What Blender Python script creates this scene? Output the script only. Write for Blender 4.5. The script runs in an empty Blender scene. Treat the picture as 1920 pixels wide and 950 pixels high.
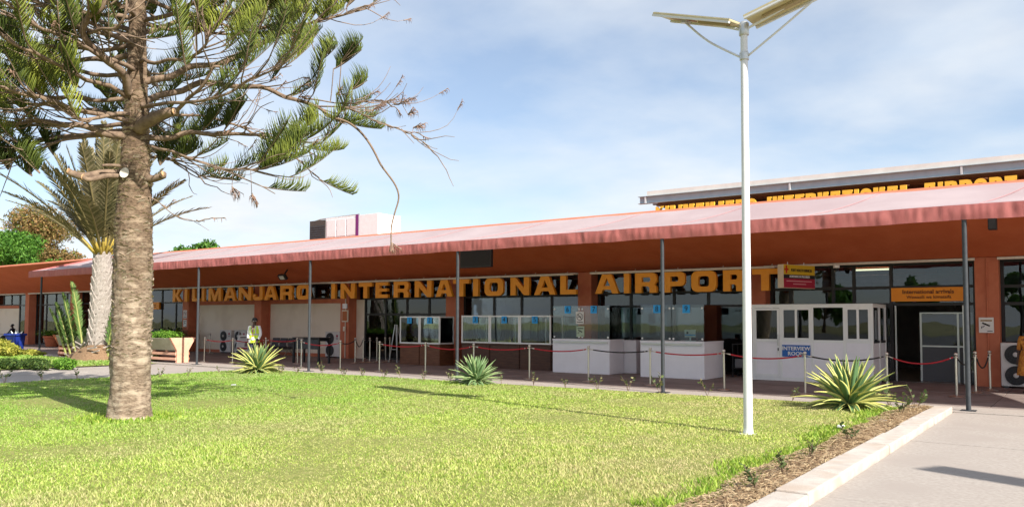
import bpy, bmesh, math, random
import numpy as np
from mathutils import Vector, Matrix, noise as mnoise
RNG = random.Random(11); NR = np.random.default_rng(5)
rad = math.radians
SC = bpy.context.scene; COL = SC.collection

# ---------------------------------------------------------------- camera (fitted to the photograph)
CH, CF = 1.70, 1505.57
ca, sa = math.cos(rad(35.822)), math.sin(rad(35.822)); cp, sp = math.cos(rad(2.827)), math.sin(rad(2.827))
_R = Vector((ca, sa, 0)); _F0 = Vector((-sa, ca, 0)); _Z = Vector((0, 0, 1))
CFW = _F0 * cp + _Z * sp; _U = -_F0 * sp + _Z * cp
_r = rad(.207); CR = _R * math.cos(_r) + _U * math.sin(_r); CU = -_R * math.sin(_r) + _U * math.cos(_r)
CAM = Vector((0, 0, CH))
cd = bpy.data.cameras.new('camera'); cam = bpy.data.objects.new('camera', cd); COL.objects.link(cam)
cd.sensor_width = 36; cd.lens = CF / 1920 * 36; cd.shift_y = 51.49 / 1920; cd.clip_start = .1; cd.clip_end = 3000
cam.matrix_world = Matrix(((CR.x, CU.x, -CFW.x, 0), (CR.y, CU.y, -CFW.y, 0), (CR.z, CU.z, -CFW.z, CH), (0, 0, 0, 1)))
SC.camera = cam

# ---------------------------------------------------------------- light
SUN_EL = 37.0; SUN_H = Vector((.971, -.238, 0)).normalized()
w = bpy.data.worlds.new('World'); SC.world = w; w.use_nodes = True
nt = w.node_tree; nt.nodes.clear()
def N(t, typ, **kw):
    n = t.nodes.new(typ)
    for k, v in kw.items():
        if k in n.inputs.keys(): n.inputs[k].default_value = v
        else: setattr(n, k, v)
    return n
sky = N(nt, 'ShaderNodeTexSky', sky_type='NISHITA', sun_disc=False, sun_elevation=rad(SUN_EL),
        sun_rotation=math.atan2(SUN_H.x, SUN_H.y), altitude=890, air_density=1.0, dust_density=1.0, ozone_density=1.0)
tc = N(nt, 'ShaderNodeTexCoord'); sx = N(nt, 'ShaderNodeSeparateXYZ'); nt.links.new(tc.outputs['Generated'], sx.inputs[0])
mz = N(nt, 'ShaderNodeMath', operation='ADD'); mz.inputs[1].default_value = .16
mz0 = N(nt, 'ShaderNodeMath', operation='MAXIMUM'); mz0.inputs[1].default_value = 0
nt.links.new(sx.outputs[2], mz0.inputs[0]); nt.links.new(mz0.outputs[0], mz.inputs[0])
dx = N(nt, 'ShaderNodeMath', operation='DIVIDE'); dy = N(nt, 'ShaderNodeMath', operation='DIVIDE')
nt.links.new(sx.outputs[0], dx.inputs[0]); nt.links.new(sx.outputs[1], dy.inputs[0])
nt.links.new(mz.outputs[0], dx.inputs[1]); nt.links.new(mz.outputs[0], dy.inputs[1])
cx = N(nt, 'ShaderNodeCombineXYZ'); nt.links.new(dx.outputs[0], cx.inputs[0]); nt.links.new(dy.outputs[0], cx.inputs[1])
cl = N(nt, 'ShaderNodeTexNoise', Scale=.85, Detail=9.0, Roughness=.52, Distortion=.15); nt.links.new(cx.outputs[0], cl.inputs['Vector'])
cr = N(nt, 'ShaderNodeValToRGB'); cr.color_ramp.elements[0].position = .36; cr.color_ramp.elements[1].position = .66
cr.color_ramp.elements[0].color = (.20, .20, .20, 1); cr.color_ramp.elements[1].color = (1, 1, 1, 1)
nt.links.new(cl.outputs[0], cr.inputs[0])
bg1 = N(nt, 'ShaderNodeBackground', Strength=.092); nt.links.new(sky.outputs[0], bg1.inputs[0])
bg2 = N(nt, 'ShaderNodeBackground', Strength=.53); bg2.inputs[0].default_value = (.83, .90, 1, 1)
cl2 = N(nt, 'ShaderNodeTexNoise', Scale=2.2, Detail=6.0, Roughness=.55); nt.links.new(cx.outputs[0], cl2.inputs['Vector'])
cr2 = N(nt, 'ShaderNodeValToRGB'); cr2.color_ramp.elements[0].position = .3; cr2.color_ramp.elements[1].position = .7
cr2.color_ramp.elements[0].color = (.76, .86, .98, 1); cr2.color_ramp.elements[1].color = (.95, .98, 1, 1)
nt.links.new(cl2.outputs[0], cr2.inputs[0]); nt.links.new(cr2.outputs[0], bg2.inputs[0])
mx = N(nt, 'ShaderNodeMixShader'); nt.links.new(cr.outputs[0], mx.inputs[0])
nt.links.new(bg1.outputs[0], mx.inputs[1]); nt.links.new(bg2.outputs[0], mx.inputs[2])
wo = N(nt, 'ShaderNodeOutputWorld'); nt.links.new(mx.outputs[0], wo.inputs[0])
sd = bpy.data.lights.new('sun', 'SUN'); sd.energy = 4.6; sd.angle = rad(.53); sd.color = (1, .95, .86)
so = bpy.data.objects.new('sun', sd); COL.objects.link(so)
SUN = (SUN_H * math.cos(rad(SUN_EL)) + _Z * math.sin(rad(SUN_EL))).normalized()
so.rotation_euler = (-SUN).to_track_quat('-Z', 'Y').to_euler(); so.location = (20, -20, 30)
SC.view_settings.view_transform = 'Standard'; SC.view_settings.look = 'None'
SC.view_settings.exposure = .95; SC.view_settings.gamma = 1; SC.view_settings.use_curve_mapping = False

# ---------------------------------------------------------------- pixel -> place helpers (a pixel is only a direction)
def ray(px, py): return CFW + CR * ((px - 960) / CF) - CU * ((py - 475 - 51.49) / CF)
def gz(px, py, z=0.0): d = ray(px, py); return CAM + d * ((z - CH) / d.z)
def gy(px, py, y): d = ray(px, py); return CAM + d * (y / d.y)
def gd(px, py, D): return CAM + ray(px, py) * D          # ray() has forward component 1

# ---------------------------------------------------------------- materials
MATS = {}
def mat(name, c1, c2=None, scale=6, rough=.7, metal=0, bump=0, bscale=60, stretch=(1, 1, 1), spec=.4, lo=.35, hi=.65, c3=None, s3=1.2, transl=0, coat=0, detail=5):
    if name in MATS: return MATS[name]
    m = bpy.data.materials.new(name); m.use_nodes = True; t = m.node_tree; b = t.nodes['Principled BSDF']; MATS[name] = m
    b.inputs['Roughness'].default_value = rough; b.inputs['Metallic'].default_value = metal
    b.inputs['Specular IOR Level'].default_value = spec; b.inputs['Coat Weight'].default_value = coat
    m.diffuse_color = (*c1, 1)
    tc = N(t, 'ShaderNodeTexCoord'); mp = N(t, 'ShaderNodeMapping'); mp.inputs['Scale'].default_value = stretch
    t.links.new(tc.outputs['Object'], mp.inputs[0]); col = None
    if c2:
        n = N(t, 'ShaderNodeTexNoise', Scale=scale, Detail=float(detail), Roughness=.6); t.links.new(mp.outputs[0], n.inputs['Vector'])
        r = N(t, 'ShaderNodeValToRGB'); r.color_ramp.elements[0].position = lo; r.color_ramp.elements[1].position = hi
        r.color_ramp.elements[0].color = (*c1, 1); r.color_ramp.elements[1].color = (*c2, 1)
        t.links.new(n.outputs[0], r.inputs[0]); col = r.outputs[0]
        if c3:
            n3 = N(t, 'ShaderNodeTexNoise', Scale=s3, Detail=4.0); t.links.new(mp.outputs[0], n3.inputs['Vector'])
            r3 = N(t, 'ShaderNodeValToRGB'); r3.color_ramp.elements[0].position = .48; r3.color_ramp.elements[1].position = .68
            t.links.new(n3.outputs[0], r3.inputs[0])
            x = N(t, 'ShaderNodeMixRGB'); t.links.new(r3.outputs[0], x.inputs[0]); t.links.new(col, x.inputs[1]); x.inputs[2].default_value = (*c3, 1); col = x.outputs[0]
        t.links.new(col, b.inputs['Base Color'])
    else: b.inputs['Base Color'].default_value = (*c1, 1)
    if bump:
        n2 = N(t, 'ShaderNodeTexNoise', Scale=bscale, Detail=6.0, Roughness=.65); t.links.new(mp.outputs[0], n2.inputs['Vector'])
        bp = N(t, 'ShaderNodeBump', Strength=bump, Distance=.02); t.links.new(n2.outputs[0], bp.inputs['Height']); t.links.new(bp.outputs[0], b.inputs['Normal'])
    if transl:
        tr = N(t, 'ShaderNodeBsdfTranslucent'); ms = N(t, 'ShaderNodeMixShader'); ms.inputs[0].default_value = transl
        if col: t.links.new(col, tr.inputs[0])
        else: tr.inputs[0].default_value = (*c1, 1)
        out = t.nodes['Material Output']; t.links.new(b.outputs[0], ms.inputs[1]); t.links.new(tr.outputs[0], ms.inputs[2]); t.links.new(ms.outputs[0], out.inputs[0])
    return m
def glass(name, ior=1.6, tint=(.9, .95, .95), k=1.0, add=0.0):
    if name in MATS: return MATS[name]
    m = bpy.data.materials.new(name); m.use_nodes = True; t = m.node_tree; t.nodes.clear(); MATS[name] = m
    fr = N(t, 'ShaderNodeFresnel', IOR=ior); ma = N(t, 'ShaderNodeMath', operation='MULTIPLY_ADD'); ma.inputs[1].default_value = k; ma.inputs[2].default_value = add
    tr = N(t, 'ShaderNodeBsdfTransparent'); tr.inputs[0].default_value = (*tint, 1)
    gl = N(t, 'ShaderNodeBsdfGlossy', Roughness=.0); gl.inputs[0].default_value = (.9, .95, 1, 1)
    mx = N(t, 'ShaderNodeMixShader'); o = N(t, 'ShaderNodeOutputMaterial')
    nz = N(t, 'ShaderNodeTexNoise', Scale=.9, Detail=2.0); tcn = N(t, 'ShaderNodeTexCoord'); t.links.new(tcn.outputs['Object'], nz.inputs['Vector'])
    bp = N(t, 'ShaderNodeBump', Strength=.06, Distance=.05); t.links.new(nz.outputs[0], bp.inputs['Height']); t.links.new(bp.outputs[0], gl.inputs['Normal'])
    t.links.new(fr.outputs[0], ma.inputs[0]); t.links.new(ma.outputs[0], mx.inputs[0]); t.links.new(tr.outputs[0], mx.inputs[1]); t.links.new(gl.outputs[0], mx.inputs[2]); t.links.new(mx.outputs[0], o.inputs[0])
    return m
def emis(name, c, s):
    m = bpy.data.materials.new(name); m.use_nodes = True; b = m.node_tree.nodes['Principled BSDF']
    b.inputs['Emission Color'].default_value = (*c, 1); b.inputs['Emission Strength'].default_value = s; b.inputs['Base Color'].default_value = (*c, 1); return m
def attr_mat(name, stops, attr='rnd', rough=.6, transl=.3, dry=None, dscale=.3, dlo=.5, dhi=.66, spec=.3, xb=0):
    m = bpy.data.materials.new(name); m.use_nodes = True; t = m.node_tree; b = t.nodes['Principled BSDF']; b.inputs['Roughness'].default_value = rough
    b.inputs['Specular IOR Level'].default_value = spec
    a = N(t, 'ShaderNodeAttribute', attribute_name=attr); r = N(t, 'ShaderNodeValToRGB'); e = r.color_ramp.elements
    e[0].position, e[0].color = stops[0][0], (*stops[0][1], 1); e[1].position, e[1].color = stops[-1][0], (*stops[-1][1], 1)
    for p, c in stops[1:-1]: k = e.new(p); k.color = (*c, 1)
    t.links.new(a.outputs['Fac'], r.inputs[0]); col = r.outputs[0]
    if dry:
        g = N(t, 'ShaderNodeNewGeometry'); n = N(t, 'ShaderNodeTexNoise', Scale=dscale, Detail=6.0, Roughness=.65); t.links.new(g.outputs['Position'], n.inputs['Vector'])
        mx = N(t, 'ShaderNodeMath', operation='MULTIPLY_ADD'); mx.inputs[1].default_value = .22; t.links.new(a.outputs['Fac'], mx.inputs[0]); t.links.new(n.outputs[0], mx.inputs[2])
        if xb:      # the turf is drier towards the kerb and lamp side
            sx_ = N(t, 'ShaderNodeSeparateXYZ'); t.links.new(g.outputs['Position'], sx_.inputs[0]); mr_ = N(t, 'ShaderNodeMapRange'); mr_.inputs[1].default_value = -13; mr_.inputs[2].default_value = -4; mr_.inputs[3].default_value = -xb; mr_.inputs[4].default_value = xb
            t.links.new(sx_.outputs[0], mr_.inputs[0]); ad = N(t, 'ShaderNodeMath', operation='ADD'); t.links.new(n.outputs[0], ad.inputs[0]); t.links.new(mr_.outputs[0], ad.inputs[1]); t.links.new(ad.outputs[0], mx.inputs[2])
        rr = N(t, 'ShaderNodeValToRGB'); rr.color_ramp.elements[0].position = dlo; rr.color_ramp.elements[1].position = dhi; t.links.new(mx.outputs[0], rr.inputs[0])
        x = N(t, 'ShaderNodeMixRGB'); t.links.new(rr.outputs[0], x.inputs[0]); t.links.new(col, x.inputs[1]); x.inputs[2].default_value = (*dry, 1); col = x.outputs[0]
    if xb:          # greener, lusher turf on the tree side of the lawn
        m2 = N(t, 'ShaderNodeMapRange'); m2.inputs[1].default_value = -17; m2.inputs[2].default_value = -6; m2.inputs[3].default_value = 1; m2.inputs[4].default_value = 0; n2 = N(t, 'ShaderNodeTexNoise', Scale=.5, Detail=4.0); t.links.new(g.outputs['Position'], n2.inputs['Vector'])
        a2 = N(t, 'ShaderNodeMath', operation='MULTIPLY_ADD'); a2.inputs[1].default_value = 6.0; t.links.new(n2.outputs[0], a2.inputs[0]); a3 = N(t, 'ShaderNodeMath', operation='ADD'); a3.inputs[1].default_value = -3.0; t.links.new(sx_.outputs[0], a2.inputs[2]); t.links.new(a2.outputs[0], a3.inputs[0]); t.links.new(a3.outputs[0], m2.inputs[0])
        x2 = N(t, 'ShaderNodeMixRGB', blend_type='MULTIPLY'); x2.inputs[2].default_value = (.60, .80, .62, 1); t.links.new(m2.outputs[0], x2.inputs[0]); t.links.new(col, x2.inputs[1]); col = x2.outputs[0]
    t.links.new(col, b.inputs['Base Color'])
    if transl:
        tr = N(t, 'ShaderNodeBsdfTranslucent'); ms = N(t, 'ShaderNodeMixShader'); ms.inputs[0].default_value = transl; t.links.new(col, tr.inputs[0])
        o = t.nodes['Material Output']; t.links.new(b.outputs[0], ms.inputs[1]); t.links.new(tr.outputs[0], ms.inputs[2]); t.links.new(ms.outputs[0], o.inputs[0])
    MATS[name] = m; return m

# ---------------------------------------------------------------- mesh helpers
class MB:
    def __init__(s): s.v = []; s.f = []; s.a = []
    def box(s, x0, x1, y0, y1, z0, z1):
        b = len(s.v); s.v += [(x0, y0, z0), (x1, y0, z0), (x1, y1, z0), (x0, y1, z0), (x0, y0, z1), (x1, y0, z1), (x1, y1, z1), (x0, y1, z1)]
        s.f += [(b, b+3, b+2, b+1), (b+4, b+5, b+6, b+7), (b, b+1, b+5, b+4), (b+1, b+2, b+6, b+5), (b+2, b+3, b+7, b+6), (b+3, b, b+4, b+7)]; return s
    def tube(s, pts, rs, n=8, cap=True):
        pts = [Vector(p) for p in pts]; m = len(pts)
        if not hasattr(rs, '__len__'): rs = [rs] * m
        b = len(s.v); prev = None
        for i, p in enumerate(pts):
            d = (pts[min(i+1, m-1)] - pts[max(i-1, 0)]); d = d.normalized() if d.length > 1e-9 else Vector((0, 0, 1))
            if prev is None: u = d.orthogonal().normalized()
            else: u = (prev - d * prev.dot(d)); u = u.normalized() if u.length > 1e-6 else d.orthogonal().normalized()
            prev = u; v = d.cross(u)
            for k in range(n):
                a = 2 * math.pi * k / n; s.v.append(tuple(p + (u * math.cos(a) + v * math.sin(a)) * rs[i]))
        for i in range(m-1):
            for k in range(n):
                k2 = (k+1) % n; s.f.append((b+i*n+k, b+i*n+k2, b+(i+1)*n+k2, b+(i+1)*n+k))
        if cap: s.f.append(tuple(b+k for k in range(n))[::-1]); s.f.append(tuple(b+(m-1)*n+k for k in range(n)))
        return s
    def lathe(s, prof, n=20, c=(0, 0, 0), sx=1, sy=1):
        b = len(s.v)
        for r, z in prof:
            for k in range(n):
                a = 2*math.pi*k/n; s.v.append((c[0]+r*sx*math.cos(a), c[1]+r*sy*math.sin(a), c[2]+z))
        for i in range(len(prof)-1):
            for k in range(n):
                k2 = (k+1) % n; s.f.append((b+i*n+k, b+i*n+k2, b+(i+1)*n+k2, b+(i+1)*n+k))
        s.f.append(tuple(b+k for k in range(n))[::-1]); s.f.append(tuple(b+(len(prof)-1)*n+k for k in range(n))); return s
    def prism(s, poly, axis, a0, a1):        # poly in the two other axes
        b = len(s.v); n = len(poly)
        for a in (a0, a1):
            for p, q in poly: s.v.append({'x': (a, p, q), 'y': (p, a, q), 'z': (p, q, a)}[axis])
        s.f.append(tuple(range(b, b+n))[::-1]); s.f.append(tuple(range(b+n, b+2*n)))
        for i in range(n): j = (i+1) % n; s.f.append((b+i, b+j, b+n+j, b+n+i))
        return s
    def obox(s, p0, p1, wv, t):      # bar from p0 to p1, square section
        d = (Vector(p1)-Vector(p0)); u = Vector(wv).normalized()*t/2; v = d.normalized().cross(u)
        b = len(s.v)
        for p in (Vector(p0), Vector(p1)):
            for a, c in ((-1, -1), (1, -1), (1, 1), (-1, 1)): s.v.append(tuple(p+u*a+v*c))
        s.f += [(b, b+3, b+2, b+1), (b+4, b+5, b+6, b+7), (b, b+1, b+5, b+4), (b+1, b+2, b+6, b+5), (b+2, b+3, b+7, b+6), (b+3, b, b+4, b+7)]; return s
    def build(s, name, m, parent=None, loc=(0, 0, 0), rot=(0, 0, 0), smooth=False, bevel=0, attr=None):
        me = bpy.data.meshes.new(name); me.from_pydata(s.v, [], s.f)
        bm = bmesh.new(); bm.from_mesh(me); bmesh.ops.recalc_face_normals(bm, faces=bm.faces); bm.to_mesh(me); bm.free()
        if smooth: me.shade_smooth(); 
        if smooth == 'auto': me.set_sharp_from_angle(angle=rad(40))
        me.materials.append(m); return place(name, me, parent, loc, rot, bevel)
def place(name, me, parent=None, loc=(0, 0, 0), rot=(0, 0, 0), bevel=0):
    o = bpy.data.objects.new(name, me); COL.objects.link(o); o.location = loc; o.rotation_euler = rot
    if parent: o.parent = parent
    if bevel:
        b = o.modifiers.new('bevel', 'BEVEL'); b.width = bevel; b.segments = 2; b.limit_method = 'ANGLE'; b.angle_limit = rad(40)
    return o
def thing(name, label, cat, loc=(0, 0, 0), rz=0, group=None):
    o = bpy.data.objects.new(name, None); o.empty_display_size = .2; COL.objects.link(o); o.location = loc; o.rotation_euler = (0, 0, rz)
    return tag(o, label, cat, group)
def tag(o, label, cat, group=None):
    o['label'] = label; o['category'] = cat
    if group: o['group'] = group
    return o
def struct(o, label=None):
    o['kind'] = 'structure'
    if label: o['label'] = label
    return o
def stuff(o, label=None, cat=None):
    o['kind'] = 'stuff'
    if label: o['label'] = label
    if cat: o['category'] = cat
    return o
def dup(root, loc, rz=None, label=None, group=None, scale=None):
    r = root.copy(); COL.objects.link(r); r.location = loc
    if rz is not None: r.rotation_euler = (0, 0, rz)
    if label: r['label'] = label
    if group: r['group'] = group
    if scale: r.scale = (scale,)*3 if not hasattr(scale, '__len__') else scale
    for ch in list(root.children):
        c = ch.copy(); COL.objects.link(c); c.parent = r
        for g in ch.children:
            d = g.copy(); COL.objects.link(d); d.parent = c
    return r
def bulk(name, V, F, m, parent=None, rnd=None, attr='rnd', loc=(0, 0, 0)):   # V (n,3) array, F (k,3|4) array of equal-sized faces
    V = np.asarray(V, dtype=np.float32); F = np.asarray(F, dtype=np.int32); me = bpy.data.meshes.new(name)
    k = F.shape[1]; me.vertices.add(len(V)); me.vertices.foreach_set('co', V.ravel()); me.loops.add(F.size); me.loops.foreach_set('vertex_index', F.ravel())
    me.polygons.add(len(F)); me.polygons.foreach_set('loop_start', np.arange(0, F.size, k, dtype=np.int32))
    me.update(calc_edges=True)
    if rnd is not None: a = me.attributes.new(attr, 'FLOAT', 'POINT'); a.data.foreach_set('value', np.asarray(rnd, dtype=np.float32))
    me.materials.append(m); return place(name, me, parent, loc)
def text(s, size, m, parent, loc, rot=(rad(90), 0, 0), name='lettering', bold=0.0, sx=1, align='CENTER', depth=.004):
    c = bpy.data.curves.new('t', 'FONT'); c.body = s; c.size = size; c.align_x = align; c.align_y = 'CENTER'; c.extrude = depth; c.offset = bold; c.resolution_u = 3
    o = bpy.data.objects.new('t', c); me = bpy.data.meshes.new_from_object(o); bpy.data.objects.remove(o); bpy.data.curves.remove(c)
    me.materials.clear(); me.materials.append(m); o = place(name, me, parent, loc, rot); o.scale = (sx, 1, 1); return o
def glyph_mesh(ch, w, h, depth, m):
    a, b = .36, .25
    def rr(x0, y0, x1, y1, r, n=5):
        P = []
        for cx_, cy_, s0 in ((x1-r, y1-r, 0), (x0+r, y1-r, 90), (x0+r, y0+r, 180), (x1-r, y0+r, 270)):
            for i in range(n+1): t = rad(s0+90*i/n); P.append((cx_+r*math.cos(t), cy_+r*math.sin(t)))
        return P
    W = w / h
    bowl = lambda y0: [(W-.22, y0), (W-.07, y0+.05), (W, y0+.18), (W, .8), (W-.07, .95), (W-.22, 1)]
    G = {'I': [[(0, 0), (W, 0), (W, 1), (0, 1)]],
         'L': [[(0, 0), (W, 0), (W, b), (a, b), (a, 1), (0, 1)]],
         'T': [[(W/2-a/2, 0), (W/2+a/2, 0), (W/2+a/2, 1-b), (W, 1-b), (W, 1), (0, 1), (0, 1-b), (W/2-a/2, 1-b)]],
         'E': [[(0, 0), (W, 0), (W, .22), (a, .22), (a, .4), (W*.95, .4), (W*.95, .6), (a, .6), (a, .78), (W, .78), (W, 1), (0, 1)]],
         'N': [[(0, 0), (a, 0), (a, .6), (W-a, 0), (W, 0), (W, 1), (W-a, 1), (W-a, .42), (a, 1), (0, 1)]],
         'M': [[(0, 0), (a*.9, 0), (a*.9, .6), (W/2-.14, 0), (W/2+.14, 0), (W-a*.9, .6), (W-a*.9, 0), (W, 0), (W, 1), (W-a*1.25, 1), (W/2, .4), (a*1.25, 1), (0, 1)]],
         'A': [[(0, 0), (a, 0), (a+.1, .2), (W-a-.1, .2), (W-a, 0), (W, 0), (W/2+.27, 1), (W/2-.27, 1)], [(W/2-.2, .4), (W/2+.2, .4), (W/2, .8)]],
         'O': [rr(0, 0, W, 1, .3), rr(a, b, W-a, 1-b, .13)],
         'R': [[(0, 0), (a, 0), (a, .33), (W-a-.12, .33), (W-a-.03, .25), (W-a-.03, 0), (W, 0), (W, .27), (W-.12, .42), (W, .56), (W, .8), (W-.07, .95), (W-.22, 1), (0, 1)], [(a, .55), (W-a-.03, .55), (W-a+.02, .62), (W-a+.02, .71), (W-a-.03, .78), (a, .78)]],
         'P': [[(0, 0), (a, 0), (a, .3)] + bowl(.3) + [(0, 1)], [(a, .53), (W-a-.03, .53), (W-a+.02, .6), (W-a+.02, .71), (W-a-.03, .78), (a, .78)]],
         'J': [[(0, .45), (0, .2), (.08, .06), (.22, 0), (W-.22, 0), (W-.07, .06), (W, .2), (W, 1), (W-a, 1), (W-a, b), (a*.8, b), (a*.8, .45)]],
         'K': [[(0, 0), (a, 0), (a, .36), (a+.13, .36), (W-.46, 0), (W, 0), (W-.56, .52), (W-.05, 1), (W-.5, 1), (a+.13, .64), (a, .64), (a, 1), (0, 1)]]}[ch]
    c = bpy.data.curves.new('g', 'CURVE'); c.dimensions = '2D'; c.fill_mode = 'BOTH'; c.extrude = depth/2
    for P in G:
        s = c.splines.new('POLY'); s.points.add(len(P)-1)
        for q, (x, y) in zip(s.points, P): q.co = (x*h, y*h, 0, 1)
        s.use_cyclic_u = True
    o = bpy.data.objects.new('g', c); me = bpy.data.meshes.new_from_object(o); bpy.data.objects.remove(o); bpy.data.curves.remove(c)
    me.materials.clear(); me.materials.append(m); me.name = 'letter'; return me
def smooth_path(P, n=6):
    P = [Vector(p) for p in P]; Q = []
    for i in range(len(P)-1):
        p0, p1, p2, p3 = P[max(i-1, 0)], P[i], P[i+1], P[min(i+2, len(P)-1)]
        for k in range(n):
            t = k/n; Q.append(.5*((2*p1)+(p2-p0)*t+(2*p0-5*p1+4*p2-p3)*t*t+(3*p1-p0-3*p2+p3)*t*t*t))
    return Q+[P[-1]]
# ================================================================ materials in use
M_conc = mat('pale concrete paving', (.31, .268, .238), (.385, .34, .305), 22, .85, bump=.35, bscale=120, c3=(.325, .28, .25), s3=.9, detail=9)
M_kerb = mat('kerb concrete', (.42, .37, .33), (.52, .47, .42), 5, .85, bump=.4, bscale=50, c3=(.42, .34, .28), s3=2)
M_terr = mat('shade toned terrace paving', (.185, .145, .13), (.245, .20, .18), 2.2, .7, bump=.2, bscale=70, c3=(.155, .12, .11), s3=.8)  # brown-grey floor, darkened further so its colour carries some of the canopy shade
M_soil = mat('dry mulch', (.30, .19, .11), (.50, .36, .22), 14, .95, bump=1, bscale=60, c3=(.20, .12, .07), s3=5)
M_lawn = mat('turf soil', (.15, .18, .03), (.27, .26, .08), 9, .95, bump=.8, bscale=40)
M_ground = mat('open ground', (.16, .17, .06), (.26, .23, .11), .05, .95, bump=.3, bscale=2)
M_apron = mat('asphalt', (.10, .10, .10), (.14, .135, .13), .3, .9, bump=.2, bscale=50)
M_brown = mat('terracotta paint', (.56, .125, .045), (.62, .15, .06), 1.3, .75, bump=.15, bscale=120, spec=.3)
M_brown2 = mat('terracotta pillar paint', (.47, .14, .075), (.54, .18, .095), 2.3, .75, bump=.2, bscale=90, spec=.3)
M_cream = mat('cream roughcast', (.76, .67, .54), (.82, .74, .62), 60, .9, bump=.7, bscale=140, c3=(.70, .61, .49), s3=.9)
M_trim = mat('white trim', (.62, .55, .47), (.70, .64, .56), 8, .6)
M_frame = mat('dark window frame', (.018, .017, .018), rough=.45)
M_glass = glass('window glass', 1.62, (.5, .53, .56), 1.0, .005)
M_clear = glass('counter glass', 1.5, (.80, .88, .88), 1.15, .01)
M_white = mat('white laminate', (.84, .83, .86), (.88, .87, .9), 3, .5, bump=.05, bscale=200)
M_alu = mat('white aluminium', (.80, .82, .80), (.85, .86, .84), 5, .4)
M_silver = mat('brushed aluminium', (.55, .55, .53), rough=.35, metal=.7)
M_chrome = mat('steel', (.60, .57, .50), (.66, .63, .57), 8, .28, metal=.9)
M_black = mat('black steel', (.018, .018, .02), (.028, .028, .03), 20, .5)
M_post = mat('dark grey steel', (.035, .04, .047), (.05, .054, .06), 9, .5)
M_red = mat('red rope', (.36, .012, .02), (.45, .02, .03), 60, .8)
M_brope = mat('black rope', (.015, .014, .014), (.03, .028, .026), 60, .8)
M_wood = mat('brown wood', (.115, .042, .018), (.19, .075, .034), 3, .5, bump=.15, bscale=30, stretch=(1, 1, 9))
M_wood2 = mat('dark wood', (.06, .024, .014), (.10, .042, .022), 3, .5, bump=.15, bscale=30, stretch=(1, 1, 9))
M_letter = mat('orange letter paint', (.86, .33, .02), (.90, .37, .03), 7, .55)
M_yellow = mat('yellow letter paint', (.72, .44, .04), (.76, .48, .05), 7, .55)
M_fab = mat('faded red canvas', (.54, .425, .44), (.60, .485, .50), .8, .85, bump=.3, bscale=300, c3=(.51, .385, .40), s3=.35, transl=.34)
M_val = mat('red canvas valance', (.44, .13, .12), (.52, .17, .155), 2.5, .75, bump=.3, bscale=200, stretch=(2, 1, .4), transl=.12)
M_blue = mat('blue sign', (.02, .12, .42), (.025, .14, .46), 3, .5)
M_cyan = mat('bright blue card', (.03, .36, .80), rough=.6)
M_wtxt = mat('white print', (.78, .78, .78), rough=.6)
M_btxt = mat('black print', (.012, .012, .014), rough=.6)
M_orange = mat('orange sign', (.85, .28, .012), (.88, .31, .015), 4, .5)
M_dtxt = mat('brown print', (.12, .03, .008), rough=.6)
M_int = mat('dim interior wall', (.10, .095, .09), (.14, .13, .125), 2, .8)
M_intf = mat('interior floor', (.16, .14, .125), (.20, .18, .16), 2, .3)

# ================================================================ the setting
o = MB(); o.v = [(-700, -700, -.03), (700, -700, -.03), (700, 700, -.03), (-700, 700, -.03)]; o.f = [(0, 1, 2, 3)]
struct(o.build('ground', M_ground))
struct(MB().box(-140, 90, -75, -14, -.2, -.012).build('apron', M_apron), 'grey asphalt apron behind the gardens')
# lawn sheet (a bumpy strip each side of the cross path)
def sheet(name, poly, z, m, amp=.02, step=.5):
    xs = [p[0] for p in poly]; ys = [p[1] for p in poly]; mb = MB(); nx = max(2, int((max(xs)-min(xs))/step)); ny = max(2, int((max(ys)-min(ys))/step))
    (ax, ay), (bx_, by), (cx_, cy), (dx_, dy_) = poly
    for j in range(ny+1):
        for i in range(nx+1):
            u, v = i/nx, j/ny; x = (ax*(1-u)+bx_*u)*(1-v)+(dx_*(1-u)+cx_*u)*v; y = (ay*(1-u)+by*u)*(1-v)+(dy_*(1-u)+cy*u)*v
            e = 0 if i in (0, nx) or j in (0, ny) else 1
            mb.v.append((x, y, z+e*amp*mnoise.noise(Vector((x*.6, y*.6, 3)))))
    for j in range(ny):
        for i in range(nx): a = j*(nx+1)+i; mb.f.append((a, a+1, a+nx+2, a+nx+1))
    return mb.build(name, m, smooth=True)
LAWN = [(-23.0, -9), (-2.5, -9), (-2.5, 17.22), (-22.6, 16.75)]
lawn_o = struct(sheet('lawn', LAWN, .05, M_lawn)); lawn_e = MB().box(-22.9, -2.52, -9, 16.7, -.03, .02).build('lawn_bed', M_lawn); struct(lawn_e)
LAWN2 = [(-75, 2), (-29.2, 2), (-28.7, 16.9), (-75, 16.9)]
struct(sheet('lawn', LAWN2, .05, M_lawn, step=1.2))
# mulch bed along the kerb
mb = MB(); nx, ny = 8, 160
def bed_w(y): return .50+.16*mnoise.noise(Vector((y*.5, 2, 0)))+.10*mnoise.noise(Vector((y*1.7, 7, 0)))
for j in range(ny+1):
    y = -8+j/ny*25.1
    for i in range(nx+1):
        u = i/nx; x = -2.48-u*bed_w(y); z = .06+.035*math.sin(u*math.pi)+.05*mnoise.noise(Vector((x*5, y*5, 0)))*(1 if 0 < i < nx else 0)-.02*u+.012*(i == nx)
        mb.v.append((x, y, z))
for j in range(ny):
    for i in range(nx): a = j*(nx+1)+i; mb.f.append((a, a+1, a+nx+2, a+nx+1))
struct(mb.build('mulch_bed', M_soil, smooth=True))
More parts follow.
